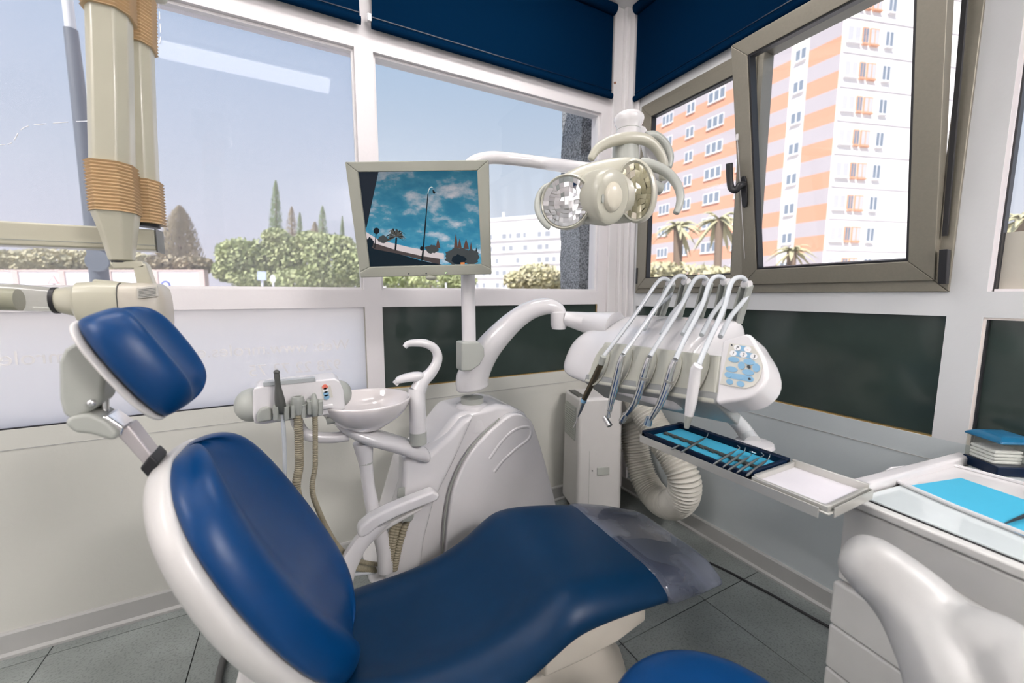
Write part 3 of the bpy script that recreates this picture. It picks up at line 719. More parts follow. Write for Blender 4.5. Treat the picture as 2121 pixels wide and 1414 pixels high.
part('nozzle', G().lathe([(.010, -.045), (.016, -.02), (.015, .0), (.008, .012), (.007, .022), (.003, .028)], onY(651, 832, yh_), n=16), GREY, t3)
part('hose', ribbed([onY(a, b, yh_) for a, b in ((652, 852), (653, 900), (653, 960), (653, 1040))] + [V((.12, 1.52, .38)), V((.34, 1.56, .24))], .0078, .006, .0010, 10), HOSEB, t3)
# connectors and hoses entering the unit behind the armrest
for i, (a, b) in enumerate(((818, 1085), (828, 1075), (838, 1090))):
    part('supply_hose', ribbed([onY(a + 8, b - 20, 1.52), onY(a, b, 1.50), onY(a - 12, b + 40, 1.49), onY(a - 22, b + 90, 1.49)], .014, .010, .0014), HOSEB, unit)
part('hose_coupling', slabp([(828, 1060), (848, 1052), (858, 1066), (852, 1078), (832, 1080)], 1.47, 1.46, 1.52), GREY, unit, bevel=.006)
part('body_vent', slabp([(824, 1010), (838, 1008), (838, 1030), (822, 1030)], 1.50, 1.493, 1.503), GREY, unit, bevel=.002)

# ================================================================== DELIVERY CONSOLE
con = thing('delivery_console', 'white delivery console with keypad holding five handpieces above the foot of the chair', 'dental console', (1.1, .95, 1.0))
prof = [(.930, 1.030), (.998, 1.182), (1.055, 1.232), (1.16, 1.268), (1.245, 1.275), (1.280, 1.240), (1.275, 1.11), (1.19, 1.03), (1.05, 1.000), (.955, 1.005)]
def csec(y, k, dx=0, dz=0):
    c = V((1.09, 1.13)); return [V((c.x + (a - c.x) * k + dx, y, c.y + (b - c.y) * k + dz)) for a, b in prof]
part('body', G().loft([csec(1.385, .28, -.05, -.03), csec(1.365, .55, -.05, -.02), csec(1.315, .82, -.03, -.01), csec(1.25, .96), csec(1.16, 1.), csec(.95, 1.), csec(.86, 1.), csec(.80, 1., 0, .0), csec(.775, .94)]), WHITE, con, sub=2)
PT1, PT2, PB2, PB1 = onX(1252, 706, .985), onX(1496, 736, .985), onX(1482, 836, .925), onX(1208, 790, .905)
pn = (PT2 - PT1).cross(PB1 - PT1).normalized()
if pn.x > 0: pn = -pn
part('front_panel', G().prism([PT1, PT2, PB2, PB1], -pn * .05), M('console_panel_grey', (.50, .50, .43), .3, coat=.4), con, bevel=.008, seg=3)
pc = (PT1 + PT2 + PB1 + PB2) / 4
lowb = [PB1 - pn * .002, PB2 - pn * .002, PB2 - pn * .06 + V((.05, 0, -.045)), PB1 - pn * .06 + V((.05, 0, -.045))]
part('underside', G().prism(lowb, (.01, 0, .03)), M('underside_grey', (.30, .31, .30), .25), con, bevel=.006)
def onpan(a, b, d=0.): return onP(a, b, pc + pn * d, pn)
SCAL = M('recess_shade_grey', (.44, .44, .37), .35)  # darker raised ovals paint the shade of concave recesses
for a, b in ((1243, 757), (1290, 760), (1340, 768), (1392, 775), (1450, 772)):
    c0 = onpan(a, b, .002)
    part('recess_shade', G().prism([onpan(a + 26 * math.cos(t) * .62 - 14 * math.sin(t), b + 42 * math.sin(t), .001) for t in [2 * math.pi * i / 20 for i in range(20)]], pn * .004), SCAL, con, bevel=.0015)
# keypad pod at the right end
pod = [(1496, 704), (1520, 697), (1545, 690), (1557, 696), (1567, 713), (1582, 738), (1590, 768), (1586, 792), (1570, 812), (1545, 826), (1500, 833), (1482, 834), (1484, 810), (1490, 750)]
pods = [(v.x, v.y) for v in cat([(a, b, 0) for a, b in pod], 2)]
PP = pc + pn * .012
part('keypad_pod', G().prism([onP(a, b, PP, pn) for a, b in pods], -pn * .075), WHITE, con, bevel=.016, seg=4)
KP = PP + pn * .001
def kp(a, b, d=0.): return onP(a, b, KP + pn * d, pn)
pad = part('keypad', G().prism([kp(*q) for q in ((1512, 711), (1560, 717), (1572, 732), (1580, 758), (1574, 785), (1562, 799), (1543, 805), (1492, 795))], pn * .0015), KEYB, con, smooth=False)
kx = (kp(1560, 760) - kp(1520, 754)).normalized(); ky = (kp(1535, 720) - kp(1528, 790)).normalized()
def btn(a, b, ra, rb, mat, name='button', d=.0015, th=.0012):
    c = kp(a, b, d); s = 1.25 / FPX
    return part(name, G().prism(ell(c, kx * ra * s, ky * rb * s, 16), pn * th), mat, pad, smooth=False)
def strip(a0, b0, a1, b1, h):
    A, B = kp(a0, b0, .0015), kp(a1, b1, .0015); s = 1.25 / FPX
    part('key_strip', G().prism([A - ky * h * s, B - ky * h * s, B + ky * h * s, A + ky * h * s], pn * .0006), BTNB, pad, smooth=False)
strip(1528, 720, 1548, 723, 5); strip(1520, 731, 1560, 738, 5.2); strip(1510, 777, 1552, 784, 5)
for a, b, tx in ((1527.5, 720, 'P'), (1549, 723.5, '-'), (1519, 731.5, '1'), (1540, 734.5, '2'), (1562, 738.5, '3')):
    btn(a, b, 6.2, 5.4, BTNW, d=.002)
    text('key_sign', tx, .0125, RED if tx == '-' else INK, pad, kp(a, b, .0036), kx, ky, depth=.0002)
for a, b, ra, rb in ((1520, 744.5, 10, 5), (1515.5, 764.5, 10.5, 5), (1552, 749.5, 10, 5), (1536, 757, 6, 7), (1566.5, 761.5, 6, 7.5), (1549.5, 771, 10, 5), (1508.5, 776, 6.5, 5.2), (1530.5, 780.5, 6.5, 5.2), (1553, 784.5, 6.5, 5.2), (1511.5, 790.5, 6, 5), (1534, 795, 6.5, 5)):
    btn(a, b, ra, rb, BTNB, d=.002)
for a, b, r in ((1551, 759.5, 3), (1552.5, 784.5, 2.2), (1516, 714.5, 1.4)): btn(a, b, r, r, INK, 'indicator', d=.0032)
part('pod_knob', G().cyl(onX(1487, 832, .99), onX(1488, 843, .99), .012, 14), GREY, con)
# arm joining the swivel arm and the console
part('link_arm', G().tube([onY(1170, 659, 1.42), onY(1215, 668, 1.36), onX(1275, 680, 1.10)], [.030, .045, .065], 18), WHITE, con)
# hose posts on the top
posts = [((1365, 650), (1388, 590)), ((1400, 655), (1421, 586)), ((1443, 655), (1465, 588)), ((1486, 655), (1503, 587)), ((1524, 658), (1546, 592))]
for (a, b) in posts:
    A, B = onX(*a, 1.235), onX(*b, 1.20)
    A.z -= .02
    for s in (-.011, .011):
        part('hose_post', G().bar(A + V((0, s, 0)), B + V((0, s, 0)), .008, .026, (1, 0, 0)), LGREY, con, bevel=.002)
    part('post_pulley', G().cyl(B + V((0, -.012, .004)), B + V((0, .012, .004)), .012, 12), WHITE, con)
# tray holder under the console
ft = onZ(1558, 916, .862)
part('tray_arm', G().tube(cat([V((1.17, 1.00, 1.02)), V((1.19, .96, 1.0)), onX(1490, 845, 1.26), onX(1528, 875, 1.31), onX(1546, 898, 1.33), ft + V((0, 0, .0))], 5), lerps([.026, .026, .025, .025, .026, .028], 5), 14), M('grey_white_arm', (.58, .60, .60), .35, coat=.2), con)
part('tray_disc', G().lathe([(.050, -.018), (.060, -.008), (.056, .004), (.03, .010)], ft + V((.012, .0, -.004)), n=28), WHITE, con)

# ------------------------------------------------------------------ handpieces
def handpiece(name, label, prof_px, mat, X, extra=None, peak=None, hosecol=HOSEG):
    root = thing(name, label, 'handpiece', onX(prof_px[0][0], prof_px[0][1], X), 'handpieces on the console')
    return root
XH = .905
def hx(a, b, X=XH): return onX(a, b, X)
def hoseline(root, top, peak, back, low):
    T = hx(*top, .915); pk = onX(*peak, 1.17)
    path = [T, T + (pk - T) * .25 + V((-.012, 0, -.012)), T + (pk - T) * .6 + V((-.004, 0, .0)), pk + V((-.03, .004, -.018)), pk, pk + V((.028, -.004, -.012)), onX(*back, 1.21), onX(*low, 1.12), onX(low[0] - 22, low[1] + 42, 1.03)]
    part('hose', G().tube(cat(path, 6), .0072, 10), HOSEG, root)
h1 = thing('polishing_handpiece', 'slim bronze handpiece with needle tip, leftmost on the console', 'handpiece', hx(1215, 800), 'handpieces on the console')
DBR = M('dark_bronze_metal', (.16, .13, .085), .3, metal=.8)
part('collar', G().tube([hx(1250, 738), hx(1245, 754)], .0105, 14), LGREY, h1)
part('body', G().tube([hx(1245, 754), hx(1228, 790), hx(1210, 826)], [.0105, .011, .010], 14), DBR, h1)
part('ring', G().tube([hx(1210, 826), hx(1208, 832)], .0108, 14), BTNB, h1)
part('nose', G().tube([hx(1208, 832), hx(1203, 848), hx(1197, 862)], [.0095, .007, .003], 12), STEEL, h1)
part('needle', G().tube([hx(1197, 862), hx(1192, 876), hx(1187, 886)], .0014, 6), WHITE, h1)
hoseline(h1, (1250, 738), (1374, 577), (1388, 612), (1356, 640))
h2 = thing('turbine_handpiece', 'chrome handpiece with small round head, second from the left', 'handpiece', hx(1270, 805), 'handpieces on the console')
part('body', G().tube([hx(1290, 735), hx(1286, 750), hx(1282, 768), hx(1274, 800), hx(1268, 822), hx(1262, 850), hx(1260, 864)], [.008, .012, .0135, .013, .011, .008, .007], 14), CHROME, h2)
part('ring', G().tube([hx(1262.6, 847), hx(1262, 850)], .0092, 14), STEEL, h2)
part('head', G().tube([hx(1257, 868) + V((0, .012, .004)), hx(1260, 878) + V((0, -.008, -.004))], [.009, .010], 12), CHROME, h2)
hoseline(h2, (1291, 733), (1408, 571), (1424, 612), (1392, 650))
h3 = thing('contra_angle_handpiece', 'chrome angled handpiece, middle of the five on the console', 'handpiece', hx(1330, 800), 'handpieces on the console')
part('body', G().tube([hx(1345, 740), hx(1341, 755), hx(1334, 778), hx(1326, 806), hx(1316, 832), hx(1303, 851), hx(1297, 858)], [.008, .0115, .0125, .0115, .010, .008, .007], 14), CHROME, h3)
part('ring', G().tube([hx(1334, 780), hx(1332.5, 785)], .0135, 14), STEEL, h3)
part('head', G().tube([hx(1296, 858), hx(1288, 872)], [.010, .011], 12), CHROME, h3)
part('bur_socket', G().tube([hx(1288.4, 870) + V((-.006, -.002, 0)), hx(1287, 876) + V((-.004, -.002, 0))], .006, 8), DGREY, h3)
hoseline(h3, (1346, 738), (1451, 573), (1464, 612), (1436, 650))
h4 = thing('turbine_handpiece', 'long curved chrome handpiece with bluish round head, fourth from the left', 'handpiece', hx(1375, 810), 'handpieces on the console')
part('body', G().tube([hx(1398, 746), hx(1393, 760), hx(1386, 786), hx(1378, 810), hx(1366, 838), hx(1352, 860), hx(1347, 868)], [.008, .0115, .0125, .0115, .010, .0085, .007], 14), CHROME, h4)
part('ring', G().tube([hx(1386, 786), hx(1384.5, 791)], .0135, 14), STEEL, h4)
part('head', G().tube([hx(1347, 868) + V((0, .004, .004)), hx(1341, 879)], [.010, .012], 12), M('bluish_steel', (.45, .55, .65), .2, metal=1.), h4)
hoseline(h4, (1399, 744), (1487, 572), (1503, 612), (1475, 652))
h5 = thing('scaler_handpiece', 'white pen-shaped scaler handpiece, rightmost on the console', 'handpiece', hx(1430, 810), 'handpieces on the console')
part('body', G().tube([hx(1446, 757), hx(1441, 764), hx(1438, 790), hx(1432, 830), hx(1427, 860)], [.0125, .0135, .0145, .0145, .0115], 14), WHITE, h5)
part('tip', G().tube([hx(1427, 860), hx(1424, 874), hx(1422, 886)], [.0105, .0085, .006], 12), GREY, h5)
hoseline(h5, (1447, 756), (1531, 574), (1546, 614), (1514, 655))

# ------------------------------------------------------------------ instrument tray
ZT0 = .850
tray = thing('instrument_tray', 'long metal instrument tray under the delivery console', 'tray', (1.16, .72, ZT0 - .02))
tx0, tx1, ty0, ty1 = 1.052, 1.262, .432, 1.012
part('plate', G().box((tx0, ty0, ZT0 - .006), (tx1, ty1, ZT0)), M('tray_metal', (.62, .615, .57), .3, metal=.55), tray, bevel=.002)
for a, b in (((tx0 - .003, ty0 + .02, ZT0 - .020), (tx0, ty1, ZT0 + .006)), ((tx1, ty0, ZT0 - .014), (tx1 + .003, ty1, ZT0 + .010)), ((tx0, ty1, ZT0 - .014), (tx1, ty1 + .003, ZT0 + .006)), ((tx0 + .02, ty0 - .003, ZT0 - .014), (tx1, ty0, ZT0 + .010))):
    part('rim', G().box(a, b), MATS['tray_metal'], tray, bevel=.001)
cas = thing('instrument_cassette', 'dark blue cassette lined with light blue paper on the metal tray', 'cassette', (1.16, .82, ZT0))
cx0, cx1, cy0, cy1 = 1.056, 1.256, .622, 1.010
for a, b in (((cx0, cy0, ZT0), (cx0 + .012, cy1, ZT0 + .018)), ((cx1 - .022, cy0, ZT0), (cx1, cy1, ZT0 + .024)), ((cx0, cy1 - .016, ZT0), (cx1, cy1, ZT0 + .022)), ((cx0, cy0, ZT0), (cx1, cy0 + .014, ZT0 + .020))):
    part('side', G().box(a, b), NAVY, cas, bevel=.003)
part('floor_panel', G().box((cx0 + .01, cy0 + .012, ZT0), (cx1 - .02, cy1 - .014, ZT0 + .004)), NAVY, cas, smooth=False)
part('paper_liner', G().box((cx0 + .014, cy0 + .016, ZT0 + .004), (cx1 - .024, cy1 - .020, ZT0 + .0055)), BLUE1, cas, smooth=False)
part('divider', G().box((1.132, cy0 + .03, ZT0 + .0055), (1.146, cy1 - .03, ZT0 + .012)), DGREY, cas, bevel=.002)
for i in range(9):
    yy = cy0 + .05 + i * .036
    part('slot_tooth', G().box((1.127, yy, ZT0 + .0055), (1.132, yy + .016, ZT0 + .011)), DGREY, cas, smooth=False)
    part('slot_tooth', G().box((1.0682, yy, ZT0 + .0055), (1.078, yy + .016, ZT0 + .013)), NAVY, cas, smooth=False)
def instr(name, a, b, label, kind):
    A, B = onZ(*a, ZT0 + .018), onZ(*b, ZT0 + .018); d = (B - A).normalized()
    o = thing(name, label, 'dental instrument', (A + B) / 2, 'instruments in the cassette')
    part('shaft', G().tube([A, A + d * .012, A + (B - A) * .2, A + (B - A) * .8, B - d * .012, B], [.0018, .0032, .0036, .0036, .0032, .0018], 10), STEEL, o)
    if kind == 'mirror':
        part('neck', G().tube([B, B + d * .022 + V((0, 0, .004))], .0012, 6), STEEL, o)
        part('mirror_disc', G().lathe([(.010, 0), (.010, .0016)], B + d * .030 + V((0, 0, .007)), (d.x * .5, d.y * .5, 1), 18), CHROME, o)
    elif kind == 'hook':
        s = d.cross(V((0, 0, 1)))
        part('hook_tip', G().tube(cat([B, B + d * .014, B + d * .024 + V((0, 0, .006)), B + d * .020 + V((0, 0, .014)) + s * .002], 4), [.0014] * 8 + [.001] * 5, 6), STEEL, o)
    elif kind == 'curl':
        s = d.cross(V((0, 0, 1)))
        part('curl_tip', G().tube(cat([B, B + d * .012, B + d * .022 + s * .006 + V((0, 0, .006)), B + d * .028 - s * .003 + V((0, 0, .010))], 4), .0013, 6), STEEL, o)
    return o
instr('dental_instrument', (1390, 931), (1409, 921), 'short steel instrument at the left end of the cassette', 'none')
instr('dental_probe', (1410, 937), (1460, 907), 'steel probe crossing the divider, second from the left in the cassette', 'hook')
instr('dental_scaler', (1477, 962), (1522, 934), 'steel scaler, leftmost of the five close together in the cassette', 'curl')
instr('dental_probe', (1498, 967), (1537, 939), 'steel probe, second of the five close together in the cassette', 'hook')
instr('dental_mirror', (1508, 974), (1551, 947), 'steel mouth mirror, middle of the five close together in the cassette', 'mirror')
instr('dental_excavator', (1527, 978), (1571, 949), 'steel excavator, fourth of the five close together in the cassette', 'curl')
instr('dental_explorer', (1546, 985), (1588, 953), 'steel explorer with upright hook, rightmost in the cassette', 'hook')
wt = thing('small_tray', 'shallow white-lined metal tray at the right end of the instrument tray', 'tray', (1.16, .53, ZT0))
part('lining', G().box((1.066, .446, ZT0 + .0005), (1.250, .606, ZT0 + .003)), M('white_tray_lining', (.80, .77, .80), .35), wt, smooth=False)
for a, b in (((1.056, .436, ZT0), (1.066, .616, ZT0 + .014)), ((1.250, .436, ZT0), (1.258, .616, ZT0 + .024)), ((1.066, .606, ZT0), (1.250, .616, ZT0 + .018)), ((1.066, .436, ZT0), (1.250, .446, ZT0 + .014))):
    part('wall', G().box(a, b), MATS['tray_metal'], wt, bevel=.002)

# ================================================================== MONITOR
mon = thing('monitor', 'beige flat monitor showing a street under a cloudy blue sky', 'monitor', W(880, 580, 1.56))
TL, TR, BL, BR = W(714, 335, 1.380), W(1012, 331, 1.372), W(745, 575, 1.515), W(1017, 568, 1.500)
mx = ((TR - TL) + (BR - BL)).normalized(); my = ((TL - BL) + (TR - BR)).normalized(); mn = mx.cross(my).normalized()
if mn.dot(FW) > 0: mn = -mn
MC = (TL + TR + BL + BR) / 4
def mp(a, b, d=0.): return onP(a, b, MC + mn * d, mn)
def bez(name, pts, d0, d1, mat=BEZEL, **k): return part(name, G().prism([mp(*q, d1) for q in pts], -mn * (d1 - d0)), mat, mon, **k)
part('back_case', G().prism([mp(725, 345, -.012), mp(1004, 342, -.012), mp(1010, 560, -.012), mp(752, 566, -.012)], -mn * .045), BEZEL, mon, bevel=.012, seg=3)
bez('bezel_top', ((714, 335), (1012, 331), (988, 353), (741, 356)), -.014, .006, bevel=.003)
bez('bezel_left', ((714, 335), (741, 356), (765, 553), (745, 563)), -.014, .006, bevel=.003)
bez('bezel_right', ((1012, 331), (1017, 556), (997, 547), (988, 353)), -.014, .006, bevel=.003)
bz_ = bez('bezel_bottom', ((765, 553), (997, 547), (1017, 556), (1018, 568), (746, 575), (745, 563)), -.018, .008, bevel=.004)
for x0, x1, ya_, yb_ in ((757, 790, 565, 564), (972, 1010, 560, 559)):
    for r_ in range(3):
        for c_ in range(9):
            a = x0 + (x1 - x0) * c_ / 8; b = ya_ + (yb_ - ya_) * c_ / 8 + (r_ - 1) * 3
            p = mp(a, b, .0081); part('speaker_hole', G().lathe([(.0013, 0), (.0013, .0006)], p, mn, 6), GREY, bz_, smooth=False)
for i, a in enumerate((847, 860, 873, 883, 893, 906, 919, 925)):
    p = mp(a, 566.5 - i * .15, .0082); part('button', G().lathe([(.0026, 0), (.0026, .003)], p, mn, 10), INK if i in (0, 3) else BEZEL, bz_)
part('power_led', G().lathe([(.002, 0), (.002, .003)], mp(924, 565, .008), mn, 8), M('green_led', (.3, .8, .2), .4, emit=(.5, 1, .3), es=2), bz_)
part('camera_knob', G().ball(mp(893, 575, .004), (.022, .014, .010), 8), BEZEL, mon)
# screen with its picture
scr = bpy.data.materials.new('screen_sky_picture'); scr.use_nodes = True; t = scr.node_tree; b = t.nodes['Principled BSDF']
c = t.nodes.new('ShaderNodeTexCoord'); mpn = t.nodes.new('ShaderNodeMapping'); mpn.inputs['Scale'].default_value = (11, 11, 20); mpn.inputs['Rotation'].default_value = (.3, .5, 0)
nz = t.nodes.new('ShaderNodeTexNoise'); nz.inputs['Scale'].default_value = 1.; nz.inputs['Detail'].default_value = 7; nz.inputs['Roughness'].default_value = .55
t.links.new(c.outputs['Object'], mpn.inputs[0]); t.links.new(mpn.outputs[0], nz.inputs['Vector'])
r = t.nodes.new('ShaderNodeValToRGB'); el = r.color_ramp.elements
el[0].position = .42; el[0].color = (.025, .18, .30, 1); el[1].position = .70; el[1].color = (.55, .54, .58, 1)
k = el.new(.53); k.color = (.05, .23, .34, 1)
t.links.new(nz.outputs['Fac'], r.inputs[0])
sp_ = t.nodes.new('ShaderNodeSeparateXYZ'); t.links.new(c.outputs['Object'], sp_.inputs[0])
mr = t.nodes.new('ShaderNodeMapRange'); mr.inputs[1].default_value = .06; mr.inputs[2].default_value = .42; mr.inputs[3].default_value = 1.5; mr.inputs[4].default_value = .45
t.links.new(sp_.outputs['Z'], mr.inputs[0])
mm = t.nodes.new('ShaderNodeMix'); mm.data_type = 'RGBA'; mm.blend_type = 'MULTIPLY'; mm.inputs[0].default_value = 1.
t.links.new(r.outputs[0], mm.inputs[6]); t.links.new(mr.outputs[0], mm.inputs[7])
b.inputs['Base Color'].default_value = (.005, .005, .005, 1); b.inputs['Roughness'].default_value = .5; b.inputs['Specular IOR Level'].default_value = .1
t.links.new(mm.outputs[2], b.inputs['Emission Color']); b.inputs['Emission Strength'].default_value = KE * .95
screen = part('screen', G().prism([mp(741, 356, -.004), mp(988, 353, -.004), mp(997, 547, -.004), mp(765, 553, -.004)], -mn * .006), scr, mon, smooth=False)
def em(name, c_): 
    return M(name, (.005, .005, .005), .6, emit=c_, es=KE, spec=.1)
PK = em('picture_dark', (.004, .013, .022)); PDK = em('picture_black', (.006, .010, .014)); PW = em('picture_wall', (.62, .55, .56)); PT = em('picture_tree', (.055, .062, .065)); PR = em('picture_brick', (.10, .055, .045)); PP2 = em('picture_palm', (.085, .085, .075)); PO = em('picture_orange', (.7, .25, .08)); PV = em('picture_pillar', (.012, .018, .028))
def spx(a, b): return (720 + a / 5.439, 330 + b / 5.439)
def pict(name, pts, mat, d): return part(name, G().prism([mp(*spx(*q), -.004 + d) for q in pts], mn * .0002), mat, screen, smooth=False)
pict('picture_pillar', ((112, 135), (350, 130), (215, 760), (195, 800)), PV, .0003)
pict('picture_road', ((205, 940), (300, 1010), (560, 1060), (830, 1140), (1040, 1180), (1110, 1195), (242, 1213), (215, 1080)), PK, .0005)
pict('picture_bank', ((205, 850), (350, 930), (830, 1070), (1040, 1100), (1040, 1185), (560, 1062), (300, 1012), (205, 935)), em('picture_bank', (.07, .055, .055)), .0004)
pict('picture_wall', ((205, 815), (350, 905), (700, 990), (1085, 1060), (1085, 1125), (850, 1090), (560, 1025), (260, 930), (205, 880)), PW, .0006)
def blob(cx_, cy_, rx, ry, mat, d, n=26, name='picture_tree'):
    pict(name, [(cx_ + rx * (1 + random.uniform(-.18, .18)) * math.cos(2 * math.pi * i / n), cy_ + ry * (1 + random.uniform(-.18, .18)) * math.sin(2 * math.pi * i / n)) for i in range(n)], mat, d)
blob(1240, 1090, 150, 95, PT, .0008); blob(1390, 1100, 100, 80, PT, .0008); blob(1250, 1130, 90, 55, PK, .0009); blob(950, 1010, 75, 45, PT, .0007)
blob(400, 900, 60, 40, PT, .0007); blob(250, 940, 40, 60, PK, .0008)
for x_, h_, w_, y_ in ((1220, 830, 22, 1000), (1262, 890, 24, 1000), (1335, 895, 32, 1010), (1018, 890, 26, 1000), (1390, 930, 12, 1010), (1450, 985, 20, 1100)):
    pict('picture_cypress', ((x_, h_), (x_ + w_ * .6, (h_ + y_) / 2), (x_ + w_, y_), (x_ - w_, y_), (x_ - w_ * .6, (h_ + y_) / 2)), PR if x_ < 1400 else PDK, .0007)
for i in range(26):
    a = math.pi * (-.12 + 1.24 * i / 25); L = random.uniform(85, 130); dx, dy = math.cos(a) * L * 1.1, -math.sin(a) * L
    pict('picture_frond', ((550, 870), (550 + dx * .6 - 5, 870 + dy * .75 - 7), (550 + dx, 870 + dy * .8 + 30), (550 + dx * .6 + 5, 870 + dy * .75 + 7)), PP2 if i % 3 else PDK, .001 + i * 1e-5)
pict('picture_palm_trunk', ((540, 880), (560, 880), (548, 1025), (528, 1025)), PDK, .0009)
pict('picture_lamp_post', ((900, 385), (910, 385), (862, 1000), (852, 1140), (826, 1140), (845, 1000)), PDK, .0011)
pict('picture_lamp_arm', ((900, 388), (905, 350), (925, 312), (950, 306), (970, 325), (958, 318), (935, 318), (916, 350), (909, 388)), em('picture_lamp', (.55, .6, .6)), .0011)
pict('picture_lamp_head', ((956, 340), (972, 350), (990, 375), (975, 390), (960, 378)), PDK, .0012)
pict('picture_sign', [(325 + 34 * math.cos(t_), 805 + 36 * math.sin(t_)) for t_ in [i * .4 for i in range(16)]], PDK, .0011)
pict('picture_sign_post', ((316, 835), (326, 835), (310, 1000), (300, 1000)), PDK, .0011)
pict('picture_box', [(835 + 20 * math.cos(t_), 1003 + 24 * math.sin(t_)) for t_ in [i * .4 for i in range(16)]], PDK, .0012)
pict('picture_light', ((1272, 1160), (1318, 1158), (1320, 1190), (1274, 1192)), PO, .0012)

# ================================================================== OPERATING LAMP with its post
yp = 1.535
lamp = thing('operating_lamp', 'cream dental operating lamp with two mirrored reflectors on a white arm', 'dental lamp', onY(970, 760, yp))
part('post', G().tube([onY(972, 745, yp), onY(969, 560, yp), onY(966, 345, yp)], .0285, 20), WHITE, lamp)
part('post_clamp', slabp([(949, 706), (985, 705), (995, 718), (996, 735), (986, 753), (968, 765), (949, 766)], yp, yp - .042, yp + .03), LGREY, lamp, bevel=.008, seg=3)
part('arm', G().tube(cat([onY(966, 352, yp), onY(980, 336, yp), onY(1010, 327, yp - .01), onY(1050, 328, yp - .03), onY(1130, 338, yp - .08), W(1210, 350, 1.46), W(1300, 362, 1.44)], 5), .0245, 16), WHITE, lamp)
# head: shell lofted from left to right
hd = [(1133, 422, 14, .02), (1140, 420, 34, .04), (1158, 416, 48, .055), (1185, 408, 57, .06), (1215, 402, 62, .062), (1250, 398, 66, .064), (1285, 395, 68, .064), (1315, 394, 66, .058), (1338, 396, 55, .048), (1350, 398, 36, .03), (1355, 400, 14, .015)]
LT = 1.30
part('head_shell', G().loft([ell(W(a, b, LT), UP * (h * LT / FPX), FW * d, 18, .85) for a, b, h, d in hd]), CREAM, lamp, sub=2)
def facets(name, c0, au, av, nrm, depth, nx, ny, mat, par):
    g = G(); 
    for i in range(nx):
        for j in range(ny):
            q = []
            for di, dj in ((0, 0), (1, 0), (1, 1), (0, 1)):
                u_, v_ = -1 + 2 * (i + di * .985) / nx, -1 + 2 * (j + dj * .985) / ny
                L = max(abs(u_), abs(v_)); r_ = math.hypot(u_, v_)
                if r_ > 1e-6: u_, v_ = u_ * L / r_, v_ * L / r_
                q.append((u_, v_))
            tu, tv = random.uniform(-.2, .2), random.uniform(-.2, .2)
            cu = sum(x for x, y in q) / 4; cv = sum(y for x, y in q) / 4
            g.add([c0 + au * x + av * y - nrm * depth * (1 - (cu * cu + cv * cv)) - nrm * (depth * 2 * -(cu * (x - cu) + cv * (y - cv)) * .0) + nrm * (tu * (x - cu) * au.length + tv * (y - cv) * av.length + depth * 2 * (cu * (x - cu) + cv * (y - cv))) for x, y in q], [(0, 1, 2, 3)])
    return part(name, g, mat, par, smooth=False)
# left reflector
n1 = (-FW * .93 - RT * .34 - UP * .12).normalized()
c1 = W(1172, 418, 1.228); a1 = (RT - n1 * RT.dot(n1)).normalized(); b1 = n1.cross(a1)
s1 = LT / FPX * .95
ring = G().loft([ell(c1 - n1 * .035, a1 * 52 * s1, b1 * 54 * s1, 32), ell(c1, a1 * 54 * s1, b1 * 56 * s1, 32), ell(c1 + n1 * .006, a1 * 51 * s1, b1 * 53 * s1, 32), ell(c1 + n1 * .002, a1 * 48 * s1, b1 * 50 * s1, 32), ell(c1 - n1 * .03, a1 * 46 * s1, b1 * 48 * s1, 32)])
r1 = part('reflector_rim', ring, CREAM, lamp)
MIR = M('mirror_facets', (.86, .86, .86), .04, metal=1., var=.02)
facets('mirror_dish', c1 + n1 * .004, a1 * 47.5 * s1, b1 * 49.5 * s1, n1, .016, 9, 11, MIR, r1)
# right reflector
n2 = (-FW * .80 - RT * .52 - UP * .20).normalized()
c2 = W(1316, 396, 1.232); a2 = (RT - n2 * RT.dot(n2)).normalized(); b2_ = n2.cross(a2)
b2_ = (b2_ + a2 * -.12).normalized()
s2 = LT / FPX
ring2 = G().loft([ell(c2 - n2 * .03, a2 * 38 * s2, b2_ * 60 * s2, 32), ell(c2, a2 * 39 * s2, b2_ * 61 * s2, 32), ell(c2 + n2 * .006, a2 * 35 * s2, b2_ * 57 * s2, 32), ell(c2 + n2 * .001, a2 * 31 * s2, b2_ * 53 * s2, 32), ell(c2 - n2 * .03, a2 * 28 * s2, b2_ * 50 * s2, 32)])
r2 = part('reflector_rim', ring2, CREAM, lamp)
facets('mirror_dish', c2 + n2 * .003, a2 * 31 * s2, b2_ * 53 * s2, n2, .014, 6, 9, M('gold_mirror_facets', (.80, .76, .62), .08, metal=1., var=.03), r2)
# centre nose
d3 = (W(1272, 408, 1.165) - W(1226, 410, 1.27)).normalized()
a3 = (RT - d3 * RT.dot(d3)).normalized(); b3_ = d3.cross(a3)
o3 = W(1226, 410, 1.27); s3 = 1.2 / FPX
nose = part('nose', G().loft([ell(o3 + d3 * z, a3 * r_ * s3 * .80, b3_ * r_ * s3, 28) for z, r_ in ((0, 55), (.05, 57), (.085, 57), (.105, 53), (.112, 46), (.112, 30))]), CREAM, lamp)
of = o3 + d3 * .112
part('nose_lens', G().loft([ell(of - b3_ * .000 + d3 * z, a3 * r_ * s3 * .72, b3_ * r_ * s3, 24) for z, r_ in ((-.004, 30), (.004, 29), (.012, 24), (.015, 14), (.016, 3))]), M('warm_lens', (.66, .62, .50), .2, coat=.6), nose)
part('nose_button', G().prism(ell(of - a3 * .034 - b3_ * .004, a3 * .004, b3_ * .012, 14, .7), d3 * .003), LGREY, nose)
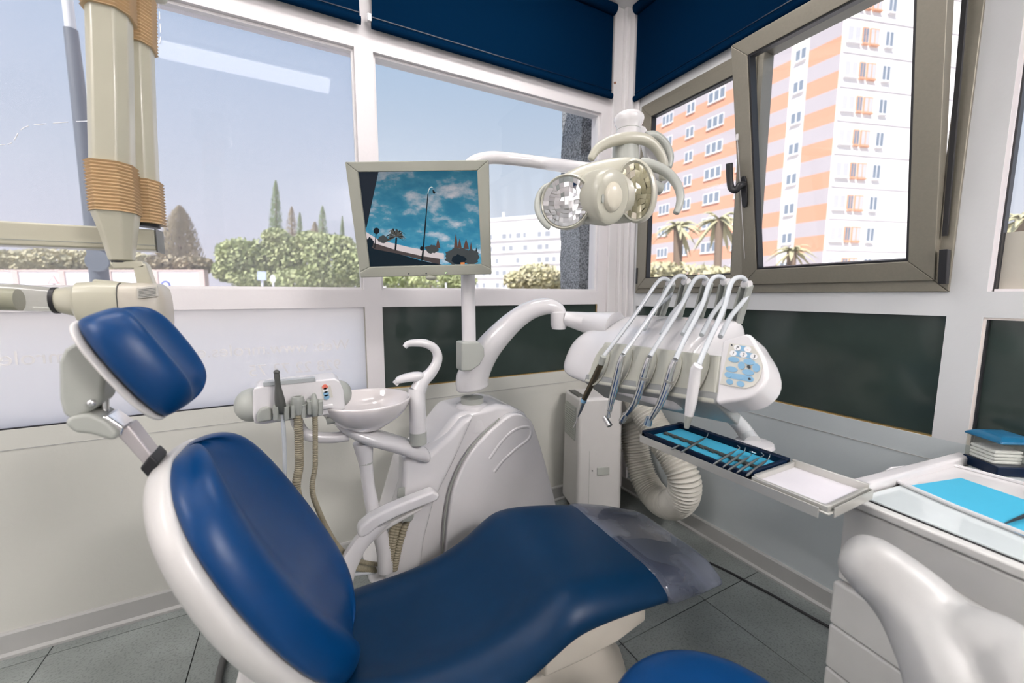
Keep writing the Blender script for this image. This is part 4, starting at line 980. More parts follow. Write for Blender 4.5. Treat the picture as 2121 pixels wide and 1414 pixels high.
# handles
part('handle', G().tube(cat([W(a, b, tt) for a, b, tt in ((1140, 385, 1.29), (1126, 392, 1.28), (1115, 410, 1.265), (1113, 432, 1.25), (1120, 452, 1.24), (1131, 466, 1.235), (1140, 472, 1.235))], 5), lerps([.013, .012, .0105, .010, .0095, .009, .0085], 5), 12), LGREY, lamp, sub=1)
part('handle', G().tube(cat([W(a, b, tt) for a, b, tt in ((1325, 338, 1.30), (1352, 343, 1.28), (1380, 356, 1.26), (1400, 378, 1.245), (1409, 402, 1.235), (1407, 425, 1.23), (1399, 443, 1.228))], 5), lerps([.020, .018, .016, .015, .013, .0115, .010], 5), 12), LGREY, lamp, sub=1)
# yoke and joint
part('yoke', G().tube(cat([W(a, b, tt) for a, b, tt in ((1222, 332, 1.33), (1238, 308, 1.33), (1268, 292, 1.33), (1305, 286, 1.33), (1338, 290, 1.34), (1362, 310, 1.35), (1375, 340, 1.36), (1372, 375, 1.37))], 5), lerps([.012, .016, .019, .020, .019, .017, .016, .014], 5), 12), CREAM, lamp, sub=1)
part('rear_handle', G().tube(cat([W(a, b, tt) for a, b, tt in ((1335, 280, 1.36), (1358, 281, 1.37), (1378, 300, 1.38), (1387, 325, 1.38), (1384, 350, 1.38))], 5), lerps([.012, .015, .016, .015, .012], 5), 12), LGREY, lamp, sub=1)
part('neck_block', G().tube([W(1295, 292, 1.37), W(1297, 345, 1.37)], [.042, .046], 18), LGREY, lamp)
jc = W(1302, 270, 1.37)
part('joint', G().lathe([(.040, -.04), (.040, .012), (.046, .020), (.050, .034), (.049, .042), (.042, .050), (.02, .053)], jc, n=28), WHITE, lamp)
part('joint_seam', G().lathe([(.0405, -.001), (.0405, .001)], jc, n=28), GREY, lamp)
stk = W(1291, 284, 1.315)
MARK = M('mark_blue', (.05, .25, .45), .5)
part('maker_mark', G().prism([stk - RT * .008 - UP * .002, stk + RT * .008 - UP * .002, stk + RT * .008 + UP * .002, stk - RT * .008 + UP * .002], -FW * .001).prism([stk + UP * .004 - RT * .003, stk + UP * .004 + RT * .004, stk + UP * .010], -FW * .001), MARK, lamp, smooth=False)
part('rear_bracket', G().prism([W(a, b, 1.42) for a, b in ((1322, 255), (1337, 262), (1385, 345), (1372, 360), (1345, 345))], FW * .03), WHITE, lamp, bevel=.005)
part('rear_pivot', G().tube([W(1335, 378, 1.36), W(1368, 392, 1.38)], [.022, .020], 14), LGREY, lamp)
part('rear_arm', G().tube([W(1300, 362, 1.44), W(1345, 345, 1.42), W(1375, 378, 1.40)], .022, 12), WHITE, lamp)

# ================================================================== X-RAY UNIT (left)
yx = 1.52
xr = thing('xray_unit', 'cream wall-mounted dental x-ray with scissor arm and ribbed tan sleeves', 'x-ray unit', (-.75, yx, 1.4))
zb0, zb1 = 1.475, 1.535
xe = onY(328, 490, yx + .03).x
part('wall_arm', G().box((XL + .02, yx + .0, zb0), (xe, yx + .07, zb1)), XCREAM, xr, bevel=.006, seg=3)
part('wall_arm_groove', G().box((XL + .02, yx - .001, zb0 + .014), (xe, yx + .001, zb0 + .016)), GREY, xr, smooth=False)
part('wall_arm_cap', G().box((xe, yx - .002, zb0 - .003), (xe + .003, yx + .072, zb1 + .002)), DGREY, xr, smooth=False)
def armseg(name, pts, y, hw2, dp, mat=XCREAM, par=None, **k):
    secs = []
    for a, b, m_ in pts:
        c0 = onY(a, b, y); secs.append([c0 + V((x_ * hw2 * m_, y_ * dp * m_, 0)) for x_, y_ in ((-1, -.45), (-.55, -1), (.55, -1), (1, -.45), (1, .6), (.6, 1), (-.6, 1), (-1, .6))])
    return part(name, G().loft(secs), mat, par or xr, **k)
def bell(name, p0, p1, y, hw2, dp, n, amp=.05):
    secs = []
    for i in range(n * 4 + 1):
        f = i / (n * 4); a, b = p0[0] + (p1[0] - p0[0]) * f, p0[1] + (p1[1] - p0[1]) * f
        m_ = 1 + amp * math.cos(2 * math.pi * i / 4) - .10 * f * 0
        c0 = onY(a, b, y)
        secs.append([c0 + V((x_ * hw2 * m_, y_ * dp * m_, 0)) for x_, y_ in ((-1, -.45), (-.55, -1), (.55, -1), (1, -.45), (1, .6), (.6, 1), (-.6, 1), (-1, .6))])
    return part(name, G().loft(secs), BELLOWS, xr, smooth=False)
ya1, ya2 = 1.44, 1.555
armseg('front_arm', [(225, -60, 1), (226, 30, 1), (230, 200, 1), (233, 350, 1)], ya1, .040, .045, bevel=.006)
armseg('rear_arm', [(279, -60, 1), (281, 90, 1), (287, 250, 1), (294, 385, 1)], ya2, .036, .040, bevel=.006)
bell('lower_sleeve', (231, 342), (240, 442), ya1, .045, .050, 15)
bell('rear_sleeve', (294, 376), (301, 464), ya2, .042, .046, 14)
bell('upper_sleeve', (222, -70), (226, 32), ya1, .045, .050, 14)
bell('upper_rear_sleeve', (277, -40), (281, 98), ya2, .041, .046, 20)
part('elbow', G().box(onY(222, -40, 1.50) + V((-.05, -.10, .02)), onY(282, -40, 1.50) + V((.05, .10, .14))), XCREAM, xr, bevel=.02, seg=3)
part('rear_pivot', G().cyl(onY(303, 463, ya2), onY(303, 470, ya2), .032, 16), RUBBER, xr)
armseg('taper', [(239, 440, 1.05), (246, 485, .80), (252, 540, .56)], ya1, .042, .046, bevel=.004)
part('swivel_ring', G().lathe([(.021, -.004), (.021, .004)], onY(252, 541, ya1), n=20), RUBBER, xr)
part('yoke_top', slabp([(237, 543), (300, 541), (308, 556), (240, 557)], ya1, ya1 - .02, ya1 + .02), XCREAM, xr, bevel=.004)
part('yoke_side', slabp([(280, 554), (306, 545), (322, 590), (290, 596)], ya1, ya1 - .02, ya1 + .02), XCREAM, xr, bevel=.004)
def hsec(a, b, h, d, p=.55): return ell(onY(a, b, ya1), V((0, d, 0)), V((0, 0, h)), 20, p)
part('head_front', G().loft([hsec(118, 622, .030, .030, 1), hsec(160, 624, .040, .042, .9), hsec(172, 628, .054, .055, .7), hsec(215, 632, .062, .060, .6), hsec(262, 636, .066, .062, .55)]), XCREAM, xr)
part('head_ridge', slabp([(190, 606), (200, 578), (290, 588), (268, 600)], ya1, ya1 - .025, ya1 + .03), XCREAM, xr, bevel=.005)
part('head_rear', G().loft([hsec(263, 638, .066, .062), hsec(300, 640, .072, .064), hsec(338, 642, .072, .062), hsec(348, 643, .064, .054), hsec(352, 643, .045, .04)]), M('xray_pale_paint', (.50, .465, .39), .35, coat=.2), xr)
part('head_seam', G().loft([hsec(261.5, 637, .0672, .0632), hsec(263.5, 637.5, .0672, .0632)]), DGREY, xr)
lb = part('rating_label', slabp([(284, 596), (326, 591), (328, 613), (286, 618)], ya1 - .064, ya1 - .068, ya1 - .060), M('label_paper', (.55, .53, .47), .5), xr, smooth=False)
for i in range(6):
    part('print_line', slabp([(287, 599.5 + i * 3), (323, 595.5 + i * 3), (323, 596.6 + i * 3), (287, 600.6 + i * 3)], ya1 - .068, ya1 - .0684, ya1 - .0678), INK, lb, smooth=False)
part('cone_ring', G().tube([onY(112, 622, ya1), onY(122, 622, ya1)], .033, 20), RUBBER, xr)
cone = G().loft([ell(onY(a, b, ya1), V((0, r_, 0)), V((0, 0, r_)), 24) for a, b, r_ in ((-60, 612, .034), (40, 616, .033), (113, 621, .031))], caps=False)
part('clear_cone', cone, CLEARP, xr, label='clear plastic beam tube')
part('cone_liner', G().loft([ell(onY(a, b, ya1), V((0, r_, 0)), V((0, 0, r_)), 20) for a, b, r_ in ((-60, 617, .027), (40, 621, .027))]), XCREAM, xr)

# ================================================================== AIR CONDITIONER
ac = thing('air_conditioner', 'white portable air conditioner in the corner behind the console', 'air conditioner', (1.56, 1.90, 0))
F1 = V((.963, -.27, 0)); F2 = V((.27, .963, 0))
AQ = V((1.390, 1.812, 0)); AW, AD, AH = .290, .265, .755
def A(u, v, z): return AQ + F1 * u + F2 * v + V((0, 0, z))
part('body', G().hexa([A(0, 0, .05), A(AW, 0, .05), A(AW, AD, .05), A(0, AD, .05), A(.012, .012, AH), A(AW - .006, .012, AH), A(AW - .006, AD, AH), A(.012, AD, AH)]), WHITEM, ac, bevel=.022, seg=4)
part('control_strip', G().hexa([A(.020, .05, AH - .001), A(.062, .05, AH - .001), A(.062, .22, AH - .001), A(.020, .22, AH - .001), A(.022, .05, AH + .004), A(.06, .05, AH + .004), A(.06, .22, AH + .004), A(.022, .22, AH + .004)]), DGREY, ac, smooth=False)
for i in range(13):
    z = .50 + i * .014
    part('grille_slat', G().hexa([A(-.004, .06, z), A(.008, .06, z), A(.008, .22, z), A(-.004, .22, z), A(-.002, .06, z + .006), A(.008, .06, z + .006), A(.008, .22, z + .006), A(-.002, .22, z + .006)]), LGREY, ac, smooth=False)
part('grille_back', G().hexa([A(.0, .058, .49), A(.010, .058, .49), A(.010, .222, .49), A(.0, .222, .49), A(.003, .058, .69), A(.012, .058, .69), A(.012, .222, .69), A(.003, .222, .69)]), GREY, ac, smooth=False)
part('panel_seam', G().box((0, 0, 0), (0, 0, 0)) if False else G().hexa([A(.075, -.0012, .06), A(.0765, -.0012, .06), A(.0765, .002, .06), A(.075, .002, .06), A(.075, .006, .44), A(.0765, .006, .44), A(.0765, .010, .44), A(.075, .010, .44)]), GREY, ac, smooth=False)
part('front_handle', G().hexa([A(.125, -.003, .285), A(.205, -.003, .285), A(.205, .006, .285), A(.125, .006, .285), A(.125, .000, .335), A(.205, .000, .335), A(.205, .010, .335), A(.125, .010, .335)]), LGREY, ac, bevel=.004)
part('front_dot', G().cyl(A(.095, -.002, .32), A(.095, .006, .32), .004, 8), DGREY, ac)
for u in (.04, .25):
    for v in (.04, .23):
        part('caster', G().lathe([(.004, -.01), (.022, -.01), (.025, 0), (.022, .01), (.004, .01)], A(u, v, .026), F1, 14), RUBBER, ac)
        part('caster_stem', G().cyl(A(u, v, .03), A(u, v, .07), .008, 8), DGREY, ac)
# exhaust hose: a U lying against the wall
hp_ = [onX(1288, 845, 1.76), onX(1296, 862, 1.83), onX(1312, 905, 1.84), onX(1322, 955, 1.84), onX(1340, 1003, 1.835), onX(1366, 1036, 1.825), onX(1392, 1044, 1.80), onX(1414, 1026, 1.755), onX(1416, 988, 1.735), onX(1392, 940, 1.735), onX(1358, 890, 1.735), onX(1328, 838, 1.74), onX(1300, 790, 1.76)]
hose_pts = cat(hp_, 8)
part('exhaust_hose', ribbed(hp_, .079, .0165, .0065, 20), HOSEW, ac, label='off-white corrugated exhaust hose bent in a U')

# ================================================================== DRAWER CABINET (right)
cab = thing('drawer_cabinet', 'white drawer cabinet with glass top at the right edge', 'cabinet', (1.6, .1, 0))
ky_ = math.radians(-7)
K0 = V((1.298, .505, 0)); KX = V((math.cos(ky_), math.sin(ky_), 0)); KY = V((math.sin(ky_), -math.cos(ky_), 0))
def K(u, v, z): return K0 + KX * u + KY * v + V((0, 0, z))
def kbox(u0, u1, v0, v1, z0, z1): return G().hexa([K(u0, v0, z0), K(u1, v0, z0), K(u1, v1, z0), K(u0, v1, z0), K(u0, v0, z1), K(u1, v0, z1), K(u1, v1, z1), K(u0, v1, z1)])
KD, KL = .585, .90
CABM = M('cabinet_white', (.66, .655, .63), .35, coat=.2)
part('carcass', kbox(.012, KD, .012, KL, .03, .785), CABM, cab, bevel=.006)
part('top', kbox(-.012, KD, -.004, KL, .785, .808), CABM, cab, bevel=.006, seg=3)
part('top_gasket', kbox(.012, KD - .01, .035, KL - .01, .808, .811), RUBBER, cab, smooth=False)
part('glass_top', kbox(.014, KD - .012, .037, KL - .012, .811, .816), M('frosted_glass_top', (.66, .72, .72), .12, coat=.6), cab, bevel=.001)
part('back_rail', kbox(.0, KD, -.006, .030, .808, .842), WHITE, cab, bevel=.008, seg=3)
zs_ = [(.560, .778), (.430, .556), (.295, .426), (.160, .291), (.05, .156)]
for i, (z0, z1) in enumerate(zs_):
    pr = .0 if i == 0 else .016
    g = G().hexa([K(-pr, .004, z0), K(.014, .004, z0), K(.014, KL - .01, z0), K(-pr, KL - .01, z0), K(-pr, .004, z1), K(.014, .004, z1), K(.014, KL - .01, z1), K(-pr, KL - .01, z1)])
    dr = part('drawer', g, CABM, cab, bevel=.007, seg=3)
    v0, zc = .20, (z0 + z1) / 2 + .005
    hpts = [K(-pr - .001, v0, zc + .02), K(-pr - .008, v0 + .06, zc + .010), K(-pr - .012, v0 + .16, zc), K(-pr - .012, v0 + .30, zc - .002), K(-pr - .012, v0 + .42, zc), K(-pr - .008, v0 + .52, zc + .01), K(-pr - .001, v0 + .58, zc + .02)]
    part('handle', G().tube(cat(hpts, 4), lerps([.003, .008, .010, .010, .010, .008, .003], 4), 10), CABM, dr)
part('plinth', kbox(.03, KD - .02, .03, KL - .02, 0, .03), DGREY, cab, smooth=False)
zt = .8163
def cz(a, b, z=zt): return onZ(a, b, z)
ctr = thing('flat_tray', 'white flat tray with rounded corners on the glass cabinet top', 'tray', cz(2020, 1030))
tc_ = [cz(a, b) for a, b in ((1832, 984), (1846, 975), (1950, 966), (1975, 968), (2140, 1012), (2300, 1060), (2290, 1190), (2121, 1112), (1980, 1055), (1850, 998))]
tcc = sum(tc_, V()) / len(tc_)
part('base', G().prism(tc_, (0, 0, .004)), WHITE, ctr, bevel=.0015)
lip = tc_ + [tc_[0]]
part('lip', G().tube([p + V((0, 0, .008)) for p in lip], .005, 8), WHITE, ctr)
sh = thing('paper_sheet', 'light blue paper sheet lying on the flat white tray', 'paper', cz(2000, 1040, zt + .0045))
part('sheet', G().prism([cz(a, b, zt + .0045) for a, b in ((1884, 1006), (1990, 990), (2200, 1062), (2190, 1140), (2121, 1106))], (0, 0, .0012)), BLUE1, sh, smooth=False)
part('lower_sheet', G().prism([cz(a, b, zt + .0042) for a, b in ((1884, 1009), (2121, 1110), (2121, 1106), (1886, 1005))], (0, 0, .0008)), M('deep_blue_sheet', (.02, .30, .60), .6), sh, smooth=False)
pa, pb = cz(2082, 1084, zt + .011), cz(2170, 1048, zt + .011)
pen = thing('tweezers', 'dark slim metal tweezers lying on the light blue paper', 'tweezers', pa.lerp(pb, .5))
part('shaft', G().tube([pa, pa.lerp(pb, .2), pa.lerp(pb, .6), pb], [.0012, .0028, .0036, .0034], 8), M('dark_steel', (.12, .13, .15), .3, metal=.9), pen)
part('second_shaft', G().tube([pa + V((0, -.002, .002)), pa.lerp(pb, .3) + V((0, -.005, .003)), pb + V((0, -.006, .003))], [.0011, .0026, .0032], 8), MATS['dark_steel'], pen)
# box with blue lid
bx0 = cz(2064, 987, zt)     # front corner
bxu = (cz(2018, 968, zt) - bx0); bxv = (cz(2121, 973, zt) - bx0)
sA = bxu.normalized() * .105; sB = (bxv - bxu * (bxv.dot(bxu) / bxu.length_squared)).normalized() * .105
bxo = thing('cotton_box', 'clear square box with navy base and blue lid on the cabinet', 'box', bx0 + (sA + sB) / 2)
h_ = .098
part('base', G().obox(bx0, sA, sB, V((0, 0, .030))), NAVY, bxo, bevel=.004)
part('clear_body', G().obox(bx0 + (sA + sB) * .03 + V((0, 0, .030)), sA * .94, sB * .94, V((0, 0, h_ - .030))), CLEARP, bxo, smooth=False)
lid = G().loft([[bx0 + (sA + sB) * .5 + (sA * i_ + sB * j_) * k_ + V((0, 0, z_)) for i_, j_ in ((-.5, -.5), (.5, -.5), (.5, .5), (-.5, .5))] for k_, z_ in ((1.04, h_), (1.04, h_ + .006), (.75, h_ + .017), (.3, h_ + .020))])
part('lid', lid, M('teal_blue_lid', (.01, .12, .24), .3), bxo, bevel=.003)
part('clip', G().obox(bx0 + sB * .75 + (sA + sB) * .01 + V((0, 0, .05)) - sA * .03, sA * .03, sB * .2, V((0, 0, .02))), NAVY, bxo, bevel=.003)
ct = thing('cotton_stack', 'white folded cotton pads inside the clear box', 'cotton pads', bx0 + (sA + sB) / 2 + V((0, 0, .0302)))
for i in range(4):
    part('pad', G().obox(bx0 + sA * .18 + sB * .06 + V((0, 0, .031 + i * .0105)), sA * .70, sB * .72, V((0, 0, .0095))), M('cotton', (.85, .85, .85), .9, bump=.3), ct, bevel=.003)

# ================================================================== CABLES
blk = tag(part('power_cable', G().tube(cat([onZ(a, b, .006) for a, b in ((1470, 1165), (1512, 1185), (1545, 1203), (1600, 1232), (1660, 1266), (1725, 1302), (1800, 1340))], 5), .0055, 8), RUBBER), 'black power cable lying on the floor tiles by the right wall', 'cable')
gry = tag(part('foot_hose', G().tube(cat([onZ(a, b, .014) for a, b in ((560, 1262), (520, 1278), (494, 1302), (474, 1335), (460, 1375), (452, 1420), (455, 1470))], 5), .012, 10), M('grey_rubber_hose', (.09, .09, .088), .5)), 'thick grey hose curving over the floor behind the backrest', 'hose')

# ================================================================== OUTSIDE
GRD = M('street_asphalt', (.62, .59, .57), .9, var=.1, scale=.5)
gnd = struct('ground', G().box((-150, 2.25, -.35), (200, 220, -.3)).box((2.1, -150, -.35), (200, 2.25, -.3)), GRD, 'pale street ground outside', smooth=False)
GRAN = speckle('grey_granite', (.10, .105, .11), (.36, .37, .38), 95, .5, .7)
gA = onY(1199, 600, 2.36); gB = onY(1250, 600, 2.36)
gcol = G().loft([[V((x_ + noise.noise(V((x_ * 9, z_ * 7, y_ * 3))) * .012, y_ + noise.noise(V((x_ * 5 + 7, z_ * 9, 2))) * .01, z_)) for x_, y_ in ((gA.x, 2.36), ((gA.x + gB.x) / 2, 2.345), (gB.x, 2.36), (gB.x, 2.6), (gA.x, 2.6))] for z_ in [-.3 + i * .06 for i in range(62)]])
tag(part('granite_pillar', gcol, GRAN, smooth=False), 'rough grey granite pillar standing outside the clear window', 'pillar')
# --- foliage helper
def leaves(g, c, r, n, size, rnd, flat=.0):
    for _ in range(n):
        while True:
            p = V((rnd.uniform(-1, 1), rnd.uniform(-1, 1), rnd.uniform(-1, 1)))
            if .35 < p.length < 1: break
        p = V((p.x * r[0], p.y * r[1], p.z * r[2])) + c
        a = V((rnd.uniform(-1, 1), rnd.uniform(-1, 1), rnd.uniform(-1, 1))).normalized(); b_ = a.orthogonal().normalized() * size * rnd.uniform(.6, 1.3); a = a * size * rnd.uniform(.6, 1.3)
        g.add([p - a - b_ * .4, p + a * .2 - b_, p + a + b_ * .2, p + b_], [(0, 1, 2, 3)])
def leafmat(name, c1, c2, sc_=1.5):
    m = M(name, c1, .8, var=.0); t = m.node_tree
    for nd in t.nodes:
        if nd.type == 'MIX': nd.inputs[6].default_value = (*c1, 1); nd.inputs[7].default_value = (*c2, 1)
        if nd.type == 'TEX_NOISE': nd.inputs['Scale'].default_value = sc_
    return m
LG = leafmat('yellow_green_leaves', (.26, .34, .13), (.62, .62, .34), 1.2)
LC = leafmat('cypress_green', (.22, .31, .15), (.38, .45, .24))
LB = leafmat('brownish_conifer', (.30, .27, .15), (.56, .46, .32))
LO = leafmat('olive_shrub', (.44, .43, .24), (.66, .58, .40))
BARK = M('bark', (.22, .16, .12), .9)
rnd = random.Random(3)
def crown_tree(name, label, blobs, mat, t, size, n, trunk):
    """blobs: (px, py, rx px, ry px); t: distance"""
    cs = [W(a, b, t + rnd.uniform(-.6, .6)) for a, b, *_ in blobs]
    base = W(trunk, 600, t); base.z = -.3
    o = thing(name, label, 'tree', base, 'trees and shrubs outside')
    g = G()
    for (a, b, rx, ry), c in zip(blobs, cs):
        R = rx * t / FPX; leaves(g, c, (R, R, ry * t / FPX), n, size, rnd)
    cr_ = part('crown', g, mat, o, smooth=False); cr_['kind'] = 'stuff'
    tp_ = sum(cs, V()) / len(cs)
    part('trunk', G().tube([base, base.lerp(tp_, .5), tp_], [.16, .13, .06], 8), BARK, o)
    return o
def cypress(label, a, top, bot, wpx, t, mat, n=900, size=.16):
    T = W(a, top, t); base = W(a, 600, t); base.z = -.3; Bm = W(a, bot, t)
    o = thing('cypress', label, 'tree', base, 'trees and shrubs outside'); g = G(); R0 = wpx * t / FPX / 2 * 1.3; n = int(n * 1.6)
    for i in range(n):
        f = rnd.random() ** .7; r_ = R0 * (1 - f) ** .6 * min(1, .55 + f * 2) * math.sqrt(rnd.uniform(.25, 1)); th_ = rnd.uniform(0, 6.28)
        p = Bm.lerp(T, f) + V((math.cos(th_) * r_, math.sin(th_) * r_, 0))
        s_ = size * rnd.uniform(.5, 1.2) * (1 - f * .5); d = V((math.cos(th_) * .4, math.sin(th_) * .4, 1)) * s_; sd = V((-math.sin(th_), math.cos(th_), rnd.uniform(-.3, .3))) * s_ * .45
        g.add([p - d * .4, p + sd, p + d, p - sd], [(0, 1, 2, 3)])
    c_ = part('crown', g, mat, o, smooth=False); c_['kind'] = 'stuff'
    part('trunk', G().tube([base, T], [.18, .03], 8), BARK, o)
cypress('tall slender green cypress, tallest of the trees outside', 571, 374, 560, 32, 33, LC, 1500)
cypress('thin brown-tipped cypress right of the tallest one', 604, 428, 560, 34, 37, LB, 900)
cypress('narrow dark cypress rising just beside the brown-tipped one', 621, 440, 560, 20, 36, LC, 600)
cypress('green cypress close left of the monitor', 668, 427, 560, 30, 34, LC, 900)
cypress('brownish low cypress leaning into the green one by the monitor', 652, 460, 560, 34, 30, LB, 800)
cypress('short thin cypress directly beside the monitor edge', 709, 448, 560, 15, 35, LC, 500)
cypress('smallest cypress tip between two others by the monitor', 694, 482, 560, 12, 35, LC, 400)
cypress('broad brownish conifer seen through the film right of the x-ray arm', 372, 428, 575, 84, 30, LB, 2400, .24)
crown_tree('leafy_tree', 'dense yellow-green leafy tree behind the two street signs', [(500, 530, 45, 36), (560, 535, 55, 42), (620, 540, 60, 48), (690, 545, 60, 52), (735, 560, 40, 40), (540, 575, 60, 28), (640, 580, 70, 28), (590, 508, 40, 22), (665, 505, 40, 22), (572, 492, 26, 18), (612, 520, 30, 26), (640, 496, 24, 16), (705, 508, 30, 20), (478, 520, 26, 18), (470, 560, 26, 24)], LG, 25, .115, 1500, 600)
crown_tree('leafy_tree', 'pale green foliage glimpsed under the monitor', [(830, 580, 45, 22), (900, 578, 55, 24), (950, 582, 40, 20)], LG, 27, .12, 900, 880)
crown_tree('round_shrub', 'round yellow-green shrub in front of the white office building', [(1080, 580, 40, 22), (1115, 572, 45, 28), (1150, 582, 35, 22)], LO, 24, .11, 1000, 1110)
crown_tree('shrub_row', 'brownish shrubs above the white street wall at the far left', [(30, 545, 60, 26), (110, 540, 60, 28), (190, 542, 50, 24), (270, 545, 45, 26), (-60, 545, 60, 28)], LO, 27, .13, 900, 100)
crown_tree('shrub_row', 'brownish bushes at the foot of the broad conifer', [(345, 548, 34, 22), (402, 550, 34, 20)], LB, 25, .13, 900, 360)
# --- street wall with panels
t_w = 24.
WA, WB = W(-250, 575, t_w), W(425, 575, t_w)
swl = thing('street_wall', 'white street wall with pinkish pillars across the road', 'wall', V(((WA.x + WB.x) / 2, WA.y, -.3)))
SWM = M('white_street_wall', (.80, .77, .77), .8); PINK = M('pink_pillar', (.66, .52, .47), .8)
dW = (WB - WA); dW.z = 0; LW = dW.length; dW.normalize(); nW = V((-dW.y, dW.x, 0))
zt_ = W(200, 562, t_w).z
npan = 7
for i in range(npan):
    o0 = WA + dW * (LW * i / npan); o0.z = -.3
    part('wall_panel', G().obox(o0, dW * (LW / npan - .35), nW * .2, V((0, 0, zt_ + .3))), SWM, swl, smooth=False)
    part('wall_pillar', G().obox(o0 + dW * (LW / npan - .35) - nW * .06, dW * .35, nW * .32, V((0, 0, zt_ + .34))), PINK, swl, smooth=False)
part('coping', G().obox(V((WA.x, WA.y, zt_)) - nW * .05, dW * LW, nW * .3, V((0, 0, .1))), PINK, swl, smooth=False)
# --- signs
def post_(a, t, ztop_px, r_, mat, o):
    b_ = W(a, 620, t); b_.z = -.3; T = W(a, ztop_px, t); b_.x, b_.y = T.x, T.y
    return part('post', G().cyl(b_, T, r_, 10), mat, o), T
SGN = M('sign_grey_back', (.30, .31, .34), .5); SGB = M('sign_blue', (.12, .16, .45), .5); SGW = M('sign_white', (.75, .75, .78), .5)
def sign(name, label, a, t, top, shape):
    b_ = W(a, 600, t); b_.z = -.3; o = thing(name, label, 'sign', b_, 'street signs'); return o
o = sign('street_sign', 'triangular warning sign in front of the street wall', 110, 16, 575, 0); pp_, T = post_(110, 16, 575, .03, SGN, o)
tri = [W(a, b, 15.95) for a, b in ((110, 569), (123, 588), (97, 588))]; part('plate', G().prism(tri, FW * .02), M('sign_pink', (.70, .42, .38), .5), o, smooth=False)
part('plate_centre', G().prism([W(a, b, 15.93) for a, b in ((110, 573), (118, 586), (102, 586))], FW * .01), SGW, o, smooth=False)
o = sign('street_sign', 'round blue-rimmed sign just right of the x-ray head', 343, 15, 588, 1); pp_, T = post_(343, 15, 590, .03, SGN, o)
part('plate', G().prism(ell(W(343, 591, 14.95), RT * .18, V((0, 0, .18)), 24), FW * .02), SGB, o, smooth=False)
part('plate_centre', G().prism(ell(W(343, 591, 14.93), RT * .11, V((0, 0, .11)), 24), FW * .01), SGW, o, smooth=False)
o = sign('street_sign', 'square pale blue sign in front of the leafy tree', 542, 17, 565, 1); pp_, T = post_(542, 17, 565, .05, SGW, o)
part('plate', G().prism([W(a, b, 16.9) for a, b in ((533, 562), (551, 562), (551, 580), (533, 580))], FW * .02), M('sign_pale_blue', (.45, .52, .68), .5), o, smooth=False)
o = sign('street_sign', 'narrow rounded pale sign beside the square one', 565, 17, 570, 1); pp_, T = post_(565, 17, 572, .04, SGW, o)
part('plate', G().prism(ell(W(565, 577, 16.9), RT * .11, V((0, 0, .17)), 20), FW * .02), SGW, o, smooth=False)
o = sign('street_lamp', 'tall grey lamp post with a round sign seen through the film behind the x-ray arm', 205, 5.5, 0, 1)
LPG = M('lamp_post_grey', (.10, .12, .14), .5)
b_ = W(203, 545, 5.5); b0_ = V((b_.x, b_.y, -.3)); part('post', G().tube([b0_, V((b_.x, b_.y, 2.0)), V((b_.x, b_.y, 4.72))], [.12, .10, .07], 12), LPG, o)
part('upper_post', G().cyl(V((b_.x, b_.y, 4.72)), V((b_.x, b_.y, 7)), .055, 12), M('pale_post', (.68, .68, .66), .5), o)
part('round_plate', G().prism(ell(W(200, 540, 5.38), RT * .165, V((0, 0, .14)), 24), FW * .02), LPG, o, smooth=False)
# --- white office building behind the clear window
OFF = M('white_render', (.85, .83, .83), .8, var=.02); OFW = M('office_window', (.30, .32, .36), .3); OFG = M('office_band_grey', (.62, .60, .62), .7)
off = thing('office_building', 'white five-storey office building with ribbon windows', 'building', W(1100, 610, 70))
oA = W(760, 620, 88); oB = W(1330, 620, 66); oA.z = oB.z = -.3
dO = (oB - oA); LO_ = dO.length; dO.normalize(); nO = V((-dO.y, dO.x, 0))
if nO.y < 0: nO = -nO
htop = onP(1105, 452, oA, nO).z
part('walls', G().obox(oA, dO * LO_, nO * 14, V((0, 0, htop + .3))), OFF, off, smooth=False)
part('parapet', G().obox(V((oA.x, oA.y, htop)) - nO * .3, dO * LO_, nO * 14.4, V((0, 0, .5))), OFF, off, smooth=False)
for k_ in range(5):
    zc_ = onP(1105, 486 + k_ * 26, oA, nO).z
    part('window_band', G().obox(V((oA.x, oA.y, zc_ - .55)) - nO * .03, dO * LO_, nO * .1, V((0, 0, 1.1))), OFG, off, smooth=False)
    part('ledge', G().obox(V((oA.x, oA.y, zc_ - .75)) - nO * .5, dO * LO_, nO * .6, V((0, 0, .2))), OFF, off, smooth=False)
    for m_ in range(30):
        u_ = LO_ * (.18 + .72 * m_ / 30)
        if rnd.random() < .42: continue
        part('window', G().obox(V((oA.x, oA.y, zc_ - .45)) + dO * u_ - nO * .06, dO * rnd.uniform(.5, .95), nO * .05, V((0, 0, .9))), OFW, off, smooth=False)
for a, h in ((1034, 436), (1066, 444), (1100, 448)):
    p = onP(a, 460, oA, nO) + nO * 2; q_ = onP(a, h, oA, nO)
    part('roof_flue', G().cyl(V((p.x, p.y, htop)), V((p.x, p.y, q_.z)), .25, 8), OFF, off)
for a, tt, nm in ((1163, 20, 'thin pale lamp pole in front of the office building'), (924, 22, 'thin pale pole seen just under the monitor')):
    b_ = W(a, 600, tt); o = thing('street_pole', nm, 'pole', V((b_.x, b_.y, -.3)))
    part('shaft', G().cyl(V((b_.x, b_.y, -.3)), V((b_.x, b_.y, 5 if tt == 20 else 2.0)), .045, 8), SGW, o)
    part('foot', G().cyl(V((b_.x, b_.y, -.3)), V((b_.x, b_.y, -.1)), .12, 8), SGW, o)
